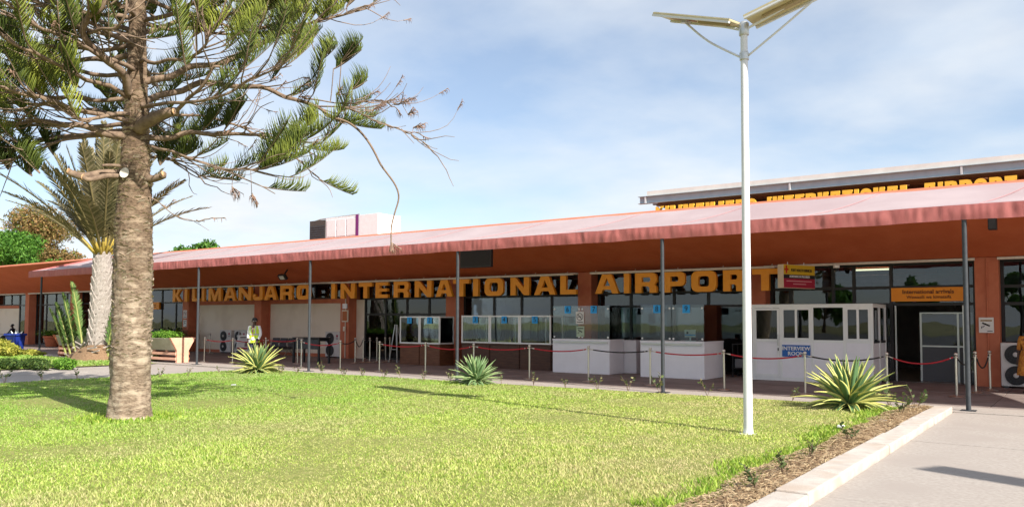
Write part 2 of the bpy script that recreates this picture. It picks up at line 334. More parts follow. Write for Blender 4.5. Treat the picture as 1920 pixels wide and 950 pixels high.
# mulch straw
V = []; F = []; R_ = []
for k in range(9000):
    y = 6+11.1*RNG.random()**1.2; u = RNG.random(); x = -2.47-u*(bed_w(y)+.03); a = RNG.random()*6.28; l = .03+.07*RNG.random(); z = .09+.03*math.sin(u*3.1)+.02*RNG.random()
    d = Vector((math.cos(a), math.sin(a), RNG.uniform(-.2, .35)))*l; s = Vector((-math.sin(a), math.cos(a), .3))*.004
    p = Vector((x, y, z)); b = len(V); V += [p-d/2-s, p-d/2+s, p+d/2+s, p+d/2-s]; F.append((b, b+1, b+2, b+3)); R_ += [RNG.random()]*4
M_straw = attr_mat('straw', [(0, (.16, .09, .045)), (.5, (.36, .25, .14)), (1, (.52, .40, .24))], transl=0)
stuff(bulk('straw_mulch', V, F, M_straw, rnd=R_), 'dry brown straw mulch strewn along the kerb', 'mulch')
# paving: separate slabs, joints recessed
def slabs(name, xs, ys, top, m, base_name=None, gap=.012, jit=.004):
    root = MB().box(xs[0], xs[-1], ys[0], ys[-1], -.15, top-.035).build(name, mat('joint dirt', (.16, .12, .09), (.22, .17, .13), 9, .95)); struct(root)
    for i in range(len(xs)-1):
        for j in range(len(ys)-1):
            t = top+RNG.uniform(-jit, jit)
            MB().box(xs[i]+gap/2, xs[i+1]-gap/2, ys[j]+gap/2, ys[j+1]-gap/2, top-.12, t).build('slab', m, root, bevel=.006)
    return root
slabs('path', [-2.16, 2.6, 7.4, 12.2], [-8, -3.4, 1.1, 3.9, 8.2, 12.72, 17.2], .012, M_conc)
slabs('path', [-29.1, -26.1, -23.05], [-8, -3.5, 1, 5, 9, 13, 16.95], .012, M_conc)
slabs('pavement', [-75, -66, -58, -50, -44, -38, -32, -26, -20.5, -15, -9.5, -4, 1.5, 7, 12.2], [17.24, 18.38], .02, M_conc)
slabs('terrace', [-75]+[-69+6.12*i for i in range(12)]+[4.5, 12.2], [18.39, 21.8, 24.86], .024, M_terr)  # darker slabs begin early, painting the shade edge ahead of the cast shadow
# kerb stones
kr = MB().box(-2.475, -2.185, -8, 17.2, -.1, .06).build('kerb', M_kerb); struct(kr)
y = -8.0; k = 0
while y < 17.15:
    l = 1.16+.1*RNG.random(); l = min(l, 17.22-y); dz = RNG.uniform(-.008, .01); dxk = RNG.uniform(-.012, .012)
    MB().box(-2.49+dxk, -2.17+dxk, y+.006, y+l-.006, -.08, .115+dz).build('kerb_stone', M_kerb, kr, bevel=.018); y += l

# ================================================================ terminal building
PX = [-2.5-6.12*i for i in range(-2, 12)]      # left front edge of each pillar
WY = 24.87
tb = thing('terminal_building', 'long low terracotta terminal building with dark glazing and deep sloping soffit', 'building', (-30, WY, 0))
def bl(mb): mb.v = [(x+30, y-WY, z) for x, y, z in mb.v]; return mb
XL, XR = -76, 14
bl(MB().prism([(20.85, 4.76), (24.32, 3.42), (36, 3.42), (36, 4.86), (21.2, 4.86)], 'x', XL, XR)).build('roof', M_brown, tb)
bl(MB().prism([(20.83, 4.75), (20.83, 4.79), (21.0, 4.87), (36.2, 4.93), (36.2, 4.87), (21.2, 4.862)], 'x', XL-.02, XR+.02)).build('roof_edging', M_brown2, tb)
for i, x in enumerate(PX):
    bl(MB().box(x, x+.55, 24.40, WY+.2, .02, 3.415)).build('pillar', M_brown2, tb, bevel=.012)
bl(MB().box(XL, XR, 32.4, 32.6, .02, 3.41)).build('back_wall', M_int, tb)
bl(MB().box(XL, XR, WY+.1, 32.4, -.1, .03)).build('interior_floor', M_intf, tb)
M_lit = emis('ceiling tube', (1, .93, .55), 2.2)
for x in (-5.6, -10.5, -17.0, -23):
    bl(MB().box(x-.5, x+.5, 27.2, 27.32, 3.33, 3.38)).build('ceiling_light', M_lit if x == -5.6 else M_white, tb)
for x in range(-70, 12, 6): bl(MB().box(x, x+.45, 28.9, 29.35, .03, 3.41)).build('interior_column', M_int, tb)
M_duct = mat('galvanised duct', (.36, .37, .38), (.46, .47, .48), 6, .4, metal=.5)
mbd = MB(); mbd.tube([(-24, 26.7, 2.98), (4, 26.7, 2.98)], .17, 14); bl(mbd).build('ventilation_duct', M_duct, tb, smooth=True)
for q in range(18):
    x = -23.5+q*1.5; bl(MB().tube([(x, 26.7, 2.98), (x+.05, 26.7, 2.98)], .185, 14)).build('duct_collar', M_duct, tb)
def glazing(xa, xb, mull, z0, zs, door=None, z1=3.34):
    # xa..xb clear opening; mull = mullion x positions; zs = transom heights
    fr = MB(); y0, y1 = WY-.02, WY+.06
    xs = [xa]+list(mull)+[xb]; zz = [z0]+list(zs)+[z1]
    for x in xs: fr.box(x-.045, x+.045, y0, y1, z0, z1)
    for z in zz:
        for a, b in zip(xs[:-1], xs[1:]):
            if door and a >= door[0]-.01 and b <= door[1]+.01 and z < door[2]-.02: continue
            fr.box(a+.045, b-.045, y0+.006, y1-.006, z-.04, z+.04)
    f = bl(fr).build('window_frame', M_frame, tb)
    for a, b in zip(xs[:-1], xs[1:]):
        for c, d in zip(zz[:-1], zz[1:]):
            if door and a >= door[0]-.01 and b <= door[1]+.01 and d <= door[2]+.01: continue
            bl(MB().box(a+.046, b-.046, WY+.016+RNG.uniform(-.003, .003), WY+.028, c+.041, d-.041)).build('pane', M_glass, f)
for i, x in enumerate(PX[:-1]):
    xb, xa = x, PX[i+1]+.55; wdt = xb-xa; k = i-2           # bay k lies left of pillar k
    bl(MB().box(xa-.02, xb+.02, 24.33, 24.42, 3.335, 3.40)).build('soffit_trim', M_trim, tb)
    bl(MB().box(xa, xb, WY+.0, WY+.12, 3.34, 3.419)).build('window_head', M_frame, tb)
    if k in (4, 5):
        bl(MB().box(xa, xb, WY, WY+.2, .17, 2.46)).build('cream_panel', M_cream, tb)
        bl(MB().box(xa, xb, WY-.03, WY+.19, .02, .169)).build('skirting', M_brown2, tb)
        bl(MB().box(xa, xb, WY-.05, WY+.2, 2.461, 2.66)).build('lintel', M_brown2, tb)
        for xx in (xa, xb-.1): bl(MB().box(xx+.001, xx+.099, WY-.03, WY-.001, .17, 2.46)).build('panel_edge', M_brown2, tb)
        glazing(xa+.04, xb-.04, [xa+wdt*j/5 for j in range(1, 5)], 2.70, [])
    elif k == 0:
        glazing(xa+.04, xb-.04, [-7.45, -6.2, -5.62, -4.62, -2.72], .06, [2.2, 2.68], door=(-4.62, -2.72, 2.2))
    elif k == 3:
        bl(MB().box(xa, xa+.5, WY-.02, WY+.2, .02, 2.6)).build('cream_panel', M_cream, tb)
        glazing(xa+.55, xb-.04, [xa+.55+(wdt-.6)*j/4 for j in range(1, 4)], .06, [1.95, 2.62])
    elif k in (9, 10):
        bl(MB().box(xa, xa+3.6, WY-.02, WY+.2, .02, 2.42)).build('cream_panel', M_cream, tb)
        bl(MB().box(xa, xa+3.6, WY-.04, WY+.2, 2.421, 2.62)).build('lintel', M_brown2, tb)
        glazing(xa+.04, xa+3.6, [xa+1.2, xa+2.4], 2.66, []); glazing(xa+3.7, xb-.04, [xa+4.6], .06, [2.62])
    else:
        n = 4 if k != 2 else 4
        glazing(xa+.04, xb-.04, [xa+wdt*j/n+RNG.uniform(-.15, .15) for j in range(1, n)], .06, [2.2, 2.66] if k % 2 else [2.62])
# partition standing inside the open arrivals door, and the two pull bars
pt = thing('partition', 'grey partition with pale metal frame inside the open arrivals doorway', 'partition', (-3.35, 25.6, .03))
MB().box(-.62, .62, -.02, .02, 0, .98).build('lower_panel', mat('grey panel', (.10, .105, .115), rough=.5), pt)
MB().box(-.62, .62, -.015, .015, 1.0, 1.9).build('pane', M_glass, pt)
fr = MB()
for x in (-.64, .3, .64): fr.box(x-.025, x+.025, -.03, .03, 0, 1.95)
for z in (.99, 1.93): fr.box(-.615, .275, -.027, .027, z-.02, z+.02); fr.box(.325, .615, -.027, .027, z-.02, z+.02)
fr.build('frame', M_silver, pt)
for x in (-4.5, -2.82): bl(MB().box(x-.02, x+.02, WY-.10, WY-.06, .05, 2.16)).build('door_pull', M_silver, tb)
# conduit and meter boxes on pillars
bl(MB().tube([(-2.22, 24.385, .05), (-2.22, 24.385, 3.38)], .018, 8)).build('conduit', M_brown2, tb)
xq = PX[6]+.36
bl(MB().tube([(xq, 24.375, .05), (xq, 24.375, 2.7)], .022, 8)).build('conduit', M_cream, tb)
bl(MB().box(xq-.14, xq+.14, 24.31, 24.36, 2.2, 2.42)).build('meter_box', M_white, tb, bevel=.01)
bl(MB().box(xq-.19, xq+.19, 24.33, 24.39, 1.62, 2.14)).build('notice_case', M_cream, tb, bevel=.01); bl(MB().box(xq-.15, xq+.15, 24.322, 24.329, 1.67, 2.09)).build('notice', mat('notice orange', (.42, .13, .04), rough=.6), tb)
bl(MB().box(xq-.07, xq+.07, 24.3, 24.35, 1.22, 1.42)).build('socket_box', M_cream, tb, bevel=.01)
# rooms behind: upper terminal block
ub = thing('upper_terminal_block', 'taller terminal block behind with grey steel roof beam and slatted brown eaves', 'building', (-3, 33.4, 0))
def bu(mb): mb.v = [(x+3, y-33.4, z) for x, y, z in mb.v]; return mb
M_beam = mat('grey blue steel beam', (.27, .34, .39), (.31, .38, .43), 3, .5); M_sl = mat('brown slat', (.115, .075, .045), (.16, .105, .065), 9, .6, stretch=(.2, 1, 1))
M_slb = mat('dark boarding', (.045, .03, .022), (.06, .04, .03), 4, .8)
bu(MB().box(-14.85, 16, 30.12, 45, 6.86, 7.07)).build('roof', mat('pale roof edge', (.62, .59, .55), (.70, .68, .64), 2, .7), ub)
beam = bu(MB().box(-15.15, 16, 30.08, 30.1, 6.57, 6.84)).build('beam', M_beam, ub)
bu(MB().box(-15.2, 16, 29.98, 30.2, 6.841, 6.858)).build('beam_flange', M_beam, ub); bu(MB().box(-15.2, 16, 29.98, 30.2, 6.555, 6.569)).build('beam_flange', M_beam, ub)
for x in [-14.9]+[-9.0+5.6*i for i in range(5)]: bu(MB().box(x, x+.06, 29.99, 30.079, 6.571, 6.839)).build('beam_stiffener', mat('pale steel', (.5, .53, .55), rough=.5), ub)
bu(MB().box(-14.6, 16, 30.3, 34, 6.62, 6.7)).build('eaves_lining', M_slb, ub)
bu(MB().box(-12.2, 16, 33.4, 33.7, 4.9, 6.6)).build('wall', M_slb, ub)
for k in range(9): bu(MB().box(-14.7, 16, 30.34+.34*k, 30.50+.34*k, 6.52-.0*k, 6.57)).build('slat', M_sl, ub)
for k in range(4): bu(MB().box(-14.5, 16, 31.05, 31.10, 6.16-.13*k+.2, 6.19-.13*k+.2)).build('slat', M_sl, ub)
for k in range(8): bu(MB().box(-14.45+k*4.1, -14.3+k*4.1, 31.12, 31.3, 4.95, 6.55)).build('column', M_slb, ub)
for x in (-12.9, -10.9, -7.6, -5.2, -2.8, -.6, 1.6): bu(MB().lathe([(.11, 0), (.11, .03)], 14, (x, 30.95, 6.50))).build('downlight', mat('lamp glass', (.85, .80, .62), rough=.3), ub)

# ================================================================ sign letters
def letters(word_px, y, z0, h, depth, m, root, loc, fix=None):
    for ch, a, b in word_px:
        xa, xb = (gy(a, 540, y).x, gy(b, 540, y).x) if fix is None else (a, b)
        me = glyph_mesh(ch, xb-xa, h, depth, m); place('letter', me, root, (xa-loc[0], y-loc[1]+depth/2, z0-loc[2]), (rad(90), 0, 0))
W1 = [('K', 324, 340.5), ('I', 346.2, 351.2), ('L', 360.3, 372.8), ('I', 378.3, 383), ('M', 391, 414.5), ('A', 420, 442.5), ('N', 447.5, 471), ('J', 474.5, 492.5), ('A', 495.5, 519), ('R', 525.3, 548), ('O', 556, 580.5)]
W2 = [('I', 621, 628), ('N', 638.5, 665), ('T', 672.5, 697.5), ('E', 704, 727), ('R', 738, 766), ('N', 777.5, 809), ('A', 817, 848), ('T', 849.5, 879.5), ('I', 886.8, 896.3), ('O', 908.5, 943), ('N', 957, 992), ('A', 1001.5, 1041.5), ('L', 1050.3, 1080)]
W3 = [('A', 1115.7, 1159.5), ('I', 1169.6, 1180), ('R', 1190.7, 1231), ('P', 1244.3, 1284), ('O', 1296, 1343), ('R', 1355.7, 1395.5), ('T', 1410.5, 1459)]
LY, LZ, LH = 23.75, 2.62, .65
for wpx, lab in ((W1, 'orange raised letters reading KILIMANJARO hung below the soffit'), (W2, 'orange raised letters reading INTERNATIONAL hung below the soffit'), (W3, 'orange raised letters reading AIRPORT hung below the soffit')):
    x0 = gy(wpx[0][1], 540, LY).x; x1 = gy(wpx[-1][2], 540, LY).x; loc = (x0, LY, LZ)
    r = thing('sign_letters', lab, 'sign', loc); letters(wpx, LY, LZ, LH, .13, M_letter, r, loc)
    MB().box(-.15, x1-x0-.1, -.03, .03, LH+.012, LH+.07).build('rail', M_trim, r)
    n = int((x1-x0)/1.3)
    for i in range(n+1): MB().tube([((x1-x0)*i/max(n, 1)*.97, 0, LH+.07), ((x1-x0)*i/max(n, 1)*.97, .06, LH+.14)], .012, 6).build('hanger', M_trim, r)
# upper sign (only its tops clear the roof)
loc = (-14.3, 29.82, 5.79); r = thing('sign_letters', 'yellow raised letters of the upper sign half hidden by the canopy', 'sign', loc)
tot = sum({'I': .2, 'M': .62, 'L': .42, 'E': .44, 'J': .42, 'T': .46}.get(c_, .5)*.84+.075 for c_ in 'KILIMANJAROINTERNATIONALAIRPORT')+.84; kx = 12.55/tot; x = -14.3
for wd in ('KILIMANJARO', 'INTERNATIONAL', 'AIRPORT'):
    for ch in wd:
        ww = {'I': .2, 'M': .62, 'L': .42, 'E': .44, 'J': .42, 'T': .46}.get(ch, .5); place('letter', glyph_mesh(ch, ww*.84*kx, .56, .08, M_yellow), r, (x-loc[0], 0, 0), (rad(90), 0, 0)); x += (ww*.84+.075)*kx
    x += .42*kx
M_rail2 = M_sl; MB().box(-.2, x-loc[0], .05, .1, -.06, -.01).build('rail', M_sl, r)
for k in range(6): MB().box(.1+k*2.3, .16+k*2.3, .06, .46, -.95, -.061).build('bracket', M_sl, r)

# ================================================================ canopy
AX0, AX1 = -41.1, 4.15; AF, AB = 17.55, 20.86
cn = thing('awning', 'long faded red canvas canopy on slim dark posts along the terminal front', 'awning', (-20, AF, 0))
mb = MB(); nx, ny = 320, 12
for j in range(ny+1):
    v = j/ny
    for i in range(nx+1):
        u = i/nx; x = AX0+(AX1-AX0)*u; z = 3.955+(4.80-3.955)*v-.05*math.sin(math.pi*v)+.012*mnoise.noise(Vector((x*.8, v*3, 0)))-.02*math.sin(math.pi*v)*abs(math.sin(x*math.pi/3.16))
        mb.v.append((x+20, (AB-AF)*v, z))
for j in range(ny):
    for i in range(nx): a = j*(nx+1)+i; mb.f.append((a, a+1, a+nx+2, a+nx+1))
mb.build('canvas_top', M_fab, cn, smooth=True)
M_seam = mat('canvas seam', (.42, .2, .2), rough=.9)
for k in range(14):
    x = AX0+1.5+k*3.16
    mb = MB(); P = [(x+20-.012+(.8*v), (AB-AF)*v, 3.97+.845*v-.052*math.sin(math.pi*v)-.01) for v in [i/10 for i in range(11)]]
    mb.tube(P, .007, 4).build('seam', M_seam, cn)
mb = MB(); nx, nz = 1700, 6
for j in range(nz+1):
    v = j/nz
    for i in range(nx+1):
        x = AX0+(AX1-AX0)*i/nx
        wr = .030*mnoise.noise(Vector((x*2.6, v*.5, 1)))+.016*mnoise.noise(Vector((x*9, v*.7, 5)))+.02*max(0, mnoise.noise(Vector((x*1.1+v*.6, 9, 3))))*math.sin(x*26+v*3)
        z = 3.955-v*.295+.012*v*mnoise.noise(Vector((x*1.3, 0, 8)))+.004*math.sin(x*1.99)
        mb.v.append((x+20, -.03+wr*(.25+.75*math.sin(math.pi*min(1, v*.9+.1)))-.01*math.sin(v*3), z))
for j in range(nz):
    for i in range(nx): a = j*(nx+1)+i; mb.f.append((a, a+nx+1, a+nx+2, a+1))
mb.build('valance', M_val, cn, smooth=True)
mb = MB(); mb.v = [(AX0+20, -.03, 3.66), (AX0+20, -.03, 3.955), (AX0+20, AB-AF, 4.84), (AX0+20, AB-AF, 4.54)]; mb.f = [(0, 1, 2, 3)]; mb.build('side_flap', M_val, cn)
for i in range(-1, 7):
    x = -1.95-6.318*i if i >= 0 else 3.95
    MB().tube([(x+20, .02, .02), (x+20, .02, 3.9)], .045, 12).build('post', M_post, cn, smooth='auto')
    MB().box(x+20-.13, x+20+.13, -.11, .15, .021, .034).build('post_foot', M_post, cn)
for i in range(-1, 13):
    x = -1.95-3.159*i
    MB().tube([(x+20, .03, 3.82), (x+20, AB-AF-.05, 4.52)], .03, 8).build('rafter', M_post, cn)
    if i % 2 == 0 or True: MB().tube([(x+20, AB-AF-.45, 4.49), (x+20, AB-AF+.62, 4.50)], .035, 6).build('knee_brace', M_black, cn)
MB().tube([(AX0+20, .02, 3.90), (AX1+20, .02, 3.90)], .028, 8).build('front_beam', M_post, cn)
# ================================================================ solar street lamps
M_pole = mat('white painted pole', (.64, .64, .65), (.70, .70, .70), 4, .4)
M_pv = mat('solar panel back', (.52, .44, .26), (.60, .52, .33), 6, .45); M_pvtop = mat('solar cells', (.015, .02, .05), rough=.15)
def solar_lamp(loc, label):
    r = thing('solar_street_lamp', label, 'street lamp', loc); H = 6.15
    MB().tube([(0, 0, 0), (0, 0, 1.2), (0, 0, H)], [.068, .064, .052], 20).build('pole', M_pole, r, smooth='auto')
    MB().lathe([(.13, 0), (.13, .02), (.075, .025), (.07, .09)], 16).build('base_collar', M_pole, r)
    MB().lathe([(.07, -.16), (.075, -.15), (.075, .02), (.05, .05)], 16, (0, 0, H)).build('head_clamp', M_silver, r, smooth='auto')
    MB().lathe([(.066, -.06), (.07, -.05), (.07, .05), (.066, .06)], 16, (0, 0, H-.48)).build('strut_clamp', M_silver, r)
    for s, d in ((-1, Vector((-1.5, .5, .60))), (1, Vector((1.72, -.12, .40)))):
        L = d.length; e = d.normalized(); q = Vector((.25, .95, 0)); q = (q-e*q.dot(e)).normalized(); nn = e.cross(q) if s > 0 else q.cross(e)
        if nn.z < 0: nn = -nn
        mtx = Matrix((e, q, nn)).transposed().to_4x4(); mtx.translation = Vector((0, 0, H))+e*.1
        p = MB().box(0, L, -.235, .235, 0, .035).build('panel', M_pv, r, bevel=.006); p.matrix_local = mtx
        f = MB().box(.012, L-.012, -.223, .223, .0352, .040).build('cells', M_pvtop, p)
        for yy in (-.24, .2): MB().box(0, L, yy, yy+.04, -.03, -.001).build('rim', M_pole, p)
        MB().box(L*.12, L*.48, -.05, .05, -.05, -.001).build('led_strip', mat('tan housing', (.40, .31, .19), rough=.5), p, bevel=.01)
        MB().box(L*.55, L*.62, -.06, .06, -.012, -.001).build('label_plate', mat('red brown label', (.30, .13, .09), rough=.6), p)
        MB().box(L*.74, L*.86, -.1, .1, -.008, -.001).build('label_plate', mat('brown plate', (.28, .19, .12), rough=.6), p)
        MB().box(L*.63, L*.69, -.07, .07, -.06, -.001).build('strut_bracket', M_silver, p)
        a = Vector((.06*s, 0, H-.48)); b = Vector((0, 0, H))+e*(.1+L*.66)-nn*.05; mid = (a+b)/2+Vector((.1*s, 0, -.03))*(.6 if s < 0 else .1)
        MB().tube(smooth_path([a, mid, b], 6), .017, 8).build('strut', M_pole, r, smooth=True)
        MB().tube([Vector((.03*s, 0, H-.07)), Vector((0, 0, H))+e*(.1+L*.3)-nn*.035], .02, 8).build('arm', M_pole, r)
    return r
solar_lamp((gz(1403, 812, .05).x, gz(1403, 812, .05).y, .03), 'white solar street lamp with two tilted panels standing in the lawn')
sl2 = solar_lamp((8.65, 7.65, .0), 'white solar street lamp beside the concrete path, shading it'); sl2.rotation_euler.z = rad(-8)

# ================================================================ rope barriers
def stanchion(loc, tilt=(0, 0)):
    r = bpy.data.objects.get('rope_stanchion')
    if r is None:
        r = thing('rope_stanchion', 'steel rope stanchion with round base and ball top on the terrace', 'stanchion', loc, 0, 'rope stanchions along the terrace')
        MB().lathe([(.17, 0), (.175, .008), (.165, .018), (.06, .035), (.03, .05)], 24).build('base', M_chrome, r, smooth='auto')
        MB().tube([(0, 0, .04), (0, 0, .90)], .024, 12).build('pole', M_chrome, r, smooth='auto')
        MB().lathe([(.038, .875), (.042, .88), (.042, .905), (.036, .91)], 14).build('collar', M_chrome, r, smooth='auto')
        MB().lathe([(.022, .905), (.020, .918), (.034, .93), (.042, .95), (.040, .968), (.028, .985), (.008, .992)], 14).build('ball_top', M_chrome, r, smooth=True)
    else: r = dup(r, loc)
    r.rotation_euler = (tilt[0], tilt[1], RNG.random()*6); return r
ST = {}
ROW4 = 'in the row of four beside the narrow cream wall strip'
ST_LAB = dict(a='beside the canopy post next to the concrete planter', a2='close to the cream wall behind the planter end', b='in front of the folding notice board', c='just behind the person in the lime vest', d='standing upright in the touching pair before the black table', e='leaning in the touching pair before the black table', f='in front of the air conditioner by the notice case pillar',
              g=ROW4, h=ROW4, i=ROW4, j=ROW4, k='out in front of the folding easel', l='tilted, close beside the folding easel', l2='upright, close beside the folding easel', m='before the brown counter with cards 1 and 2', n='directly behind the pale green agave', o='before the dark wooden counter at card 5', p='before the white counter with cards 6 and 7', q='before the gap between the two white counters',
              r='before the trolley between counter 9 and the kiosk', s='before the blue interview room sign', t='directly behind the wide yellow striped agave', u='before the open arrivals doorway', v='between the canopy post and the camera notice pillar', w='at the foot of the camera notice pillar')
ROPE_LAB = {'ab': 'beside the planter, before the cream wall', 'bc': 'before the notice board and the lime vest', 'cd': 'before the airport bench', 'ef': 'before the black table', 'fg': 'by the pillar with the notice case', 'gh': 'hanging low beside the narrow cream wall strip', 'hi': 'short, beside the narrow cream wall strip', 'ij': 'short, beside the folding easel', 'km': 'before the brown counter with cards 1 and 2', 'mn': 'behind the pale green agave', 'no': 'before the dark counter with cards 3 to 5',
            'op': 'before counter card 6', 'pq': 'before counter card 7', 'qr': 'before the counter with cards 8 and 9', 'rs': 'passing behind the solar lamp pole to the kiosk', 'st': 'before the kiosk, above the striped agave', 'tu': 'across the open arrivals doorway', 'uv': 'short, behind the canopy post', 'vw': 'hanging low before the camera notice pillar'}
for nm, px, py, tl in (('a', 382.6, 677.9, (0, -.03)), ('a2', 393.5, 662, (0, 0)), ('b', 436, 681.4, (0, 0)), ('c', 498, 679.5, (0, 0)), ('d', 557.8, 681.4, (0, .02)), ('e', 565, 688.5, (0, -.04)), ('f', 638, 691.8, (0, 0)),
                       ('g', 665.7, 680.2, (0, .01)), ('h', 681, 679, (0, 0)), ('i', 693.2, 679, (0, 0)), ('j', 706.5, 678, (0, 0)), ('k', 711.4, 695.3, (0, 0)), ('l', 723.5, 677.5, (0, .06)), ('l2', 731, 677, (0, .02)), ('m', 797.6, 699.7, (0, 0)), ('n', 888, 704.5, (0, 0)),
                       ('o', 992.7, 709.8, (0, 0)), ('p', 1103.4, 714.8, (0, 0)), ('q', 1219.4, 722, (0, 0)), ('r', 1358.4, 730.3, (0, -.01)), ('s', 1510.3, 738.6, (0, 0)), ('t', 1664, 741.5, (0, 0)), ('u', 1794, 743.4, (0, 0)), ('v', 1829.8, 735.8, (0, 0)), ('w', 1857, 731.6, (0, 0))):
    p = gz(px, py, .03); ST[nm] = p; o = stanchion((p.x, p.y, .026), tl); o['label'] = 'steel rope stanchion '+ST_LAB[nm]; o['group'] = 'rope stanchions along the terrace'
def rope(a, b, red=True, sag=.09):
    A = ST[a] if isinstance(a, str) else Vector(a); B = ST[b] if isinstance(b, str) else Vector(b); A = Vector((A.x, A.y, .92)); B = Vector((B.x, B.y, .92)); d = (B-A).normalized(); A = A+d*.045; B = B-d*.045
    r = thing('barrier_rope', ('red' if red else 'black')+' barrier rope '+ROPE_LAB[a+b], 'rope', A, 0, 'red barrier ropes' if red else 'black barrier ropes')
    n = 14; P = [(B-A)*(i/n)+Vector((0, 0, -4*sag*(i/n)*(1-i/n))) for i in range(n+1)]
    MB().tube([(P[1]+(P[1]-P[0])*(-.2))]+P[1:n]+[P[n-1]*.2+P[n]*.8], .017, 8).build('cord', M_red if red else M_brope, r, smooth=True)
    for Q in ((P[0], P[1]), (P[n], P[n-1])): MB().tube([Q[0], Q[0]*.6+Q[1]*.4, Q[0]*.1+Q[1]*.9], [.010, .012, .021], 8).build('hook', M_chrome, r, smooth=True)
for a, b, c, s in (('a', 'b', 1, .07), ('b', 'c', 1, .08), ('c', 'd', 1, .06), ('e', 'f', 1, .1), ('f', 'g', 0, .08), ('g', 'h', 0, .26), ('h', 'i', 0, .1), ('i', 'j', 0, .1), ('k', 'm', 1, .07), ('m', 'n', 1, .11), ('n', 'o', 1, .08),
                   ('o', 'p', 1, .08), ('p', 'q', 0, .06), ('q', 'r', 1, .07), ('r', 's', 1, .1), ('s', 't', 0, .11), ('t', 'u', 1, .16), ('u', 'v', 0, .2), ('v', 'w', 0, .32)): rope(a, b, c, s)

# ================================================================ check-in counters
def number_card(s, par, loc):
    c = MB().box(-.115, .115, -.004, .004, -.12, .12).build('number_card', M_cyan, par, loc); text(s, .23, M_btxt, c, (0, -.008, 0), depth=.002)
def wood_booth(x0, x1, y, nums, hb, ht, depth, m, label, side=True):
    r = thing('counter_booth', label, 'counter', (x0, y, .024)); W = x1-x0; n = len(nums)
    for k, s in enumerate(nums):
        a, b = W*k/n, W*(k+1)/n
        bdy = MB().box(a+.012, b-.012, 0, depth, 0, hb-.03).build('counter_body', m, r, bevel=.006)
        MB().box(a+.03, b-.03, -.012, -.001, .06, hb-.08).build('front_board', m, bdy)
        MB().box(a+.004, b-.004, -.03, depth+.02, hb-.029, hb+.01).build('counter_top', m, r, bevel=.004)
        f = MB()
        for x in (a+.03, b-.03): f.box(x-.026, x+.026, -.02, .02, hb+.011, ht)
        for z in (hb+.04, ht-.03): f.box(a+.057, b-.057, -.017, .017, z-.025, z+.025)
        fo = f.build('screen_frame', M_alu, r); MB().box(a+.058, b-.058, -.004, .004, hb+.066, ht-.056).build('pane', M_clear, fo)
        f = MB(); f.box(a+.56*(b-a), a+.56*(b-a)+.035, .5, .53, hb+.011, ht-.1); f.build('inner_post', M_alu, r)
        number_card(s, r, ((a+b)/2, -.03, ht-.155))
    if side:
        f = MB(); x = W-.03
        f.box(x-.02, x+.02, depth-.03, depth+.01, hb+.011, ht)
        for z in (hb+.04, ht-.03): f.box(x-.018, x+.018, .022, depth-.031, z-.025, z+.025)
        fo = f.build('screen_frame', M_alu, r); MB().box(x-.004, x+.004, .024, depth-.032, hb+.066, ht-.056).build('pane', M_clear, fo)
    return r
wood_booth(-21.62, -19.58, 22.6, ['1', '2'], .78, 1.83, .8, M_wood, 'brown wooden counter with white framed screens numbered 1 and 2')
wood_booth(-18.62, -14.74, 22.68, ['3', '4', '5'], .86, 1.86, .75, M_wood2, 'dark wooden counter with white framed screens numbered 3, 4 and 5')
def white_booth(x0, x1, y, depth, nums, label, ext=0):
    r = thing('counter_booth', label, 'counter', (x0, y, .024)); W = x1-x0; hb = 1.08; ht = 2.16
    b = MB().box(0, W, 0, depth, 0, hb-.04).build('counter_body', M_white, r, bevel=.008)
    MB().box(-.01, W+.01, -.015, depth+.01, hb-.039, hb+.012).build('counter_top', M_white, r, bevel=.006)
    MB().box(.05, W-.06, -.05, -.016, hb-.105, hb-.06).build('hand_rail', M_silver, r)
    for k in range(2):
        g = MB().box(W*k/2+.008, W*(k+1)/2-.008, .02, .03, hb+.014, ht).build('pane', M_clear, r)
        for x in (W*k/2+.06, W*(k+1)/2-.06):
            for z in (hb+.08, ht-.1): MB().lathe([(.03, 0), (.03, .012)], 12).build('glass_clip', M_alu, g, (x, .018, z), (rad(90), 0, 0))
        number_card(nums[k], r, (W*(k*.5+.27+(.0 if k == 0 else -.04)), .006, ht-.12))
    MB().box(W-.03, W-.02, .04, depth-.02, hb+.014, ht).build('pane', M_clear, r)
    if ext:
        MB().box(W-.1, W+.42, depth+.05, depth+.6, 0, hb-.02).build('side_cabinet', M_white, r, bevel=.008)
        MB().box(W-.1, W+.42, depth+.06, depth+.07, hb, ht-.02).build('pane', M_clear, r)
    return r
c67 = white_booth(-14.42, -12.3, 22.28, .95, ['6', '7'], 'white counter with frameless glass screens numbered 6 and 7', 1)
c89 = white_booth(-11.14, -9.1, 22.1, 1.5, ['8', '9'], 'white counter with glass screens 8 and 9 and a desk notice, beside the kiosk')
M_paper = mat('white sign board', (.70, .69, .66), (.74, .73, .70), 9, .6); M_gpaper = mat('pale green card', (.42, .52, .38), rough=.6)
def ring(par, c, r, t, m, y=-.008, n=24):
    mb = MB(); b = 0
    for k in range(n):
        a = 2*math.pi*k/n
        for rr_ in (r-t, r): mb.v.append((c[0]+rr_*math.cos(a), y, c[1]+rr_*math.sin(a)))
    for k in range(n): j = (k+1) % n; mb.f.append((2*k, 2*k+1, 2*j+1, 2*j))
    return mb.build('symbol_ring', m, par)
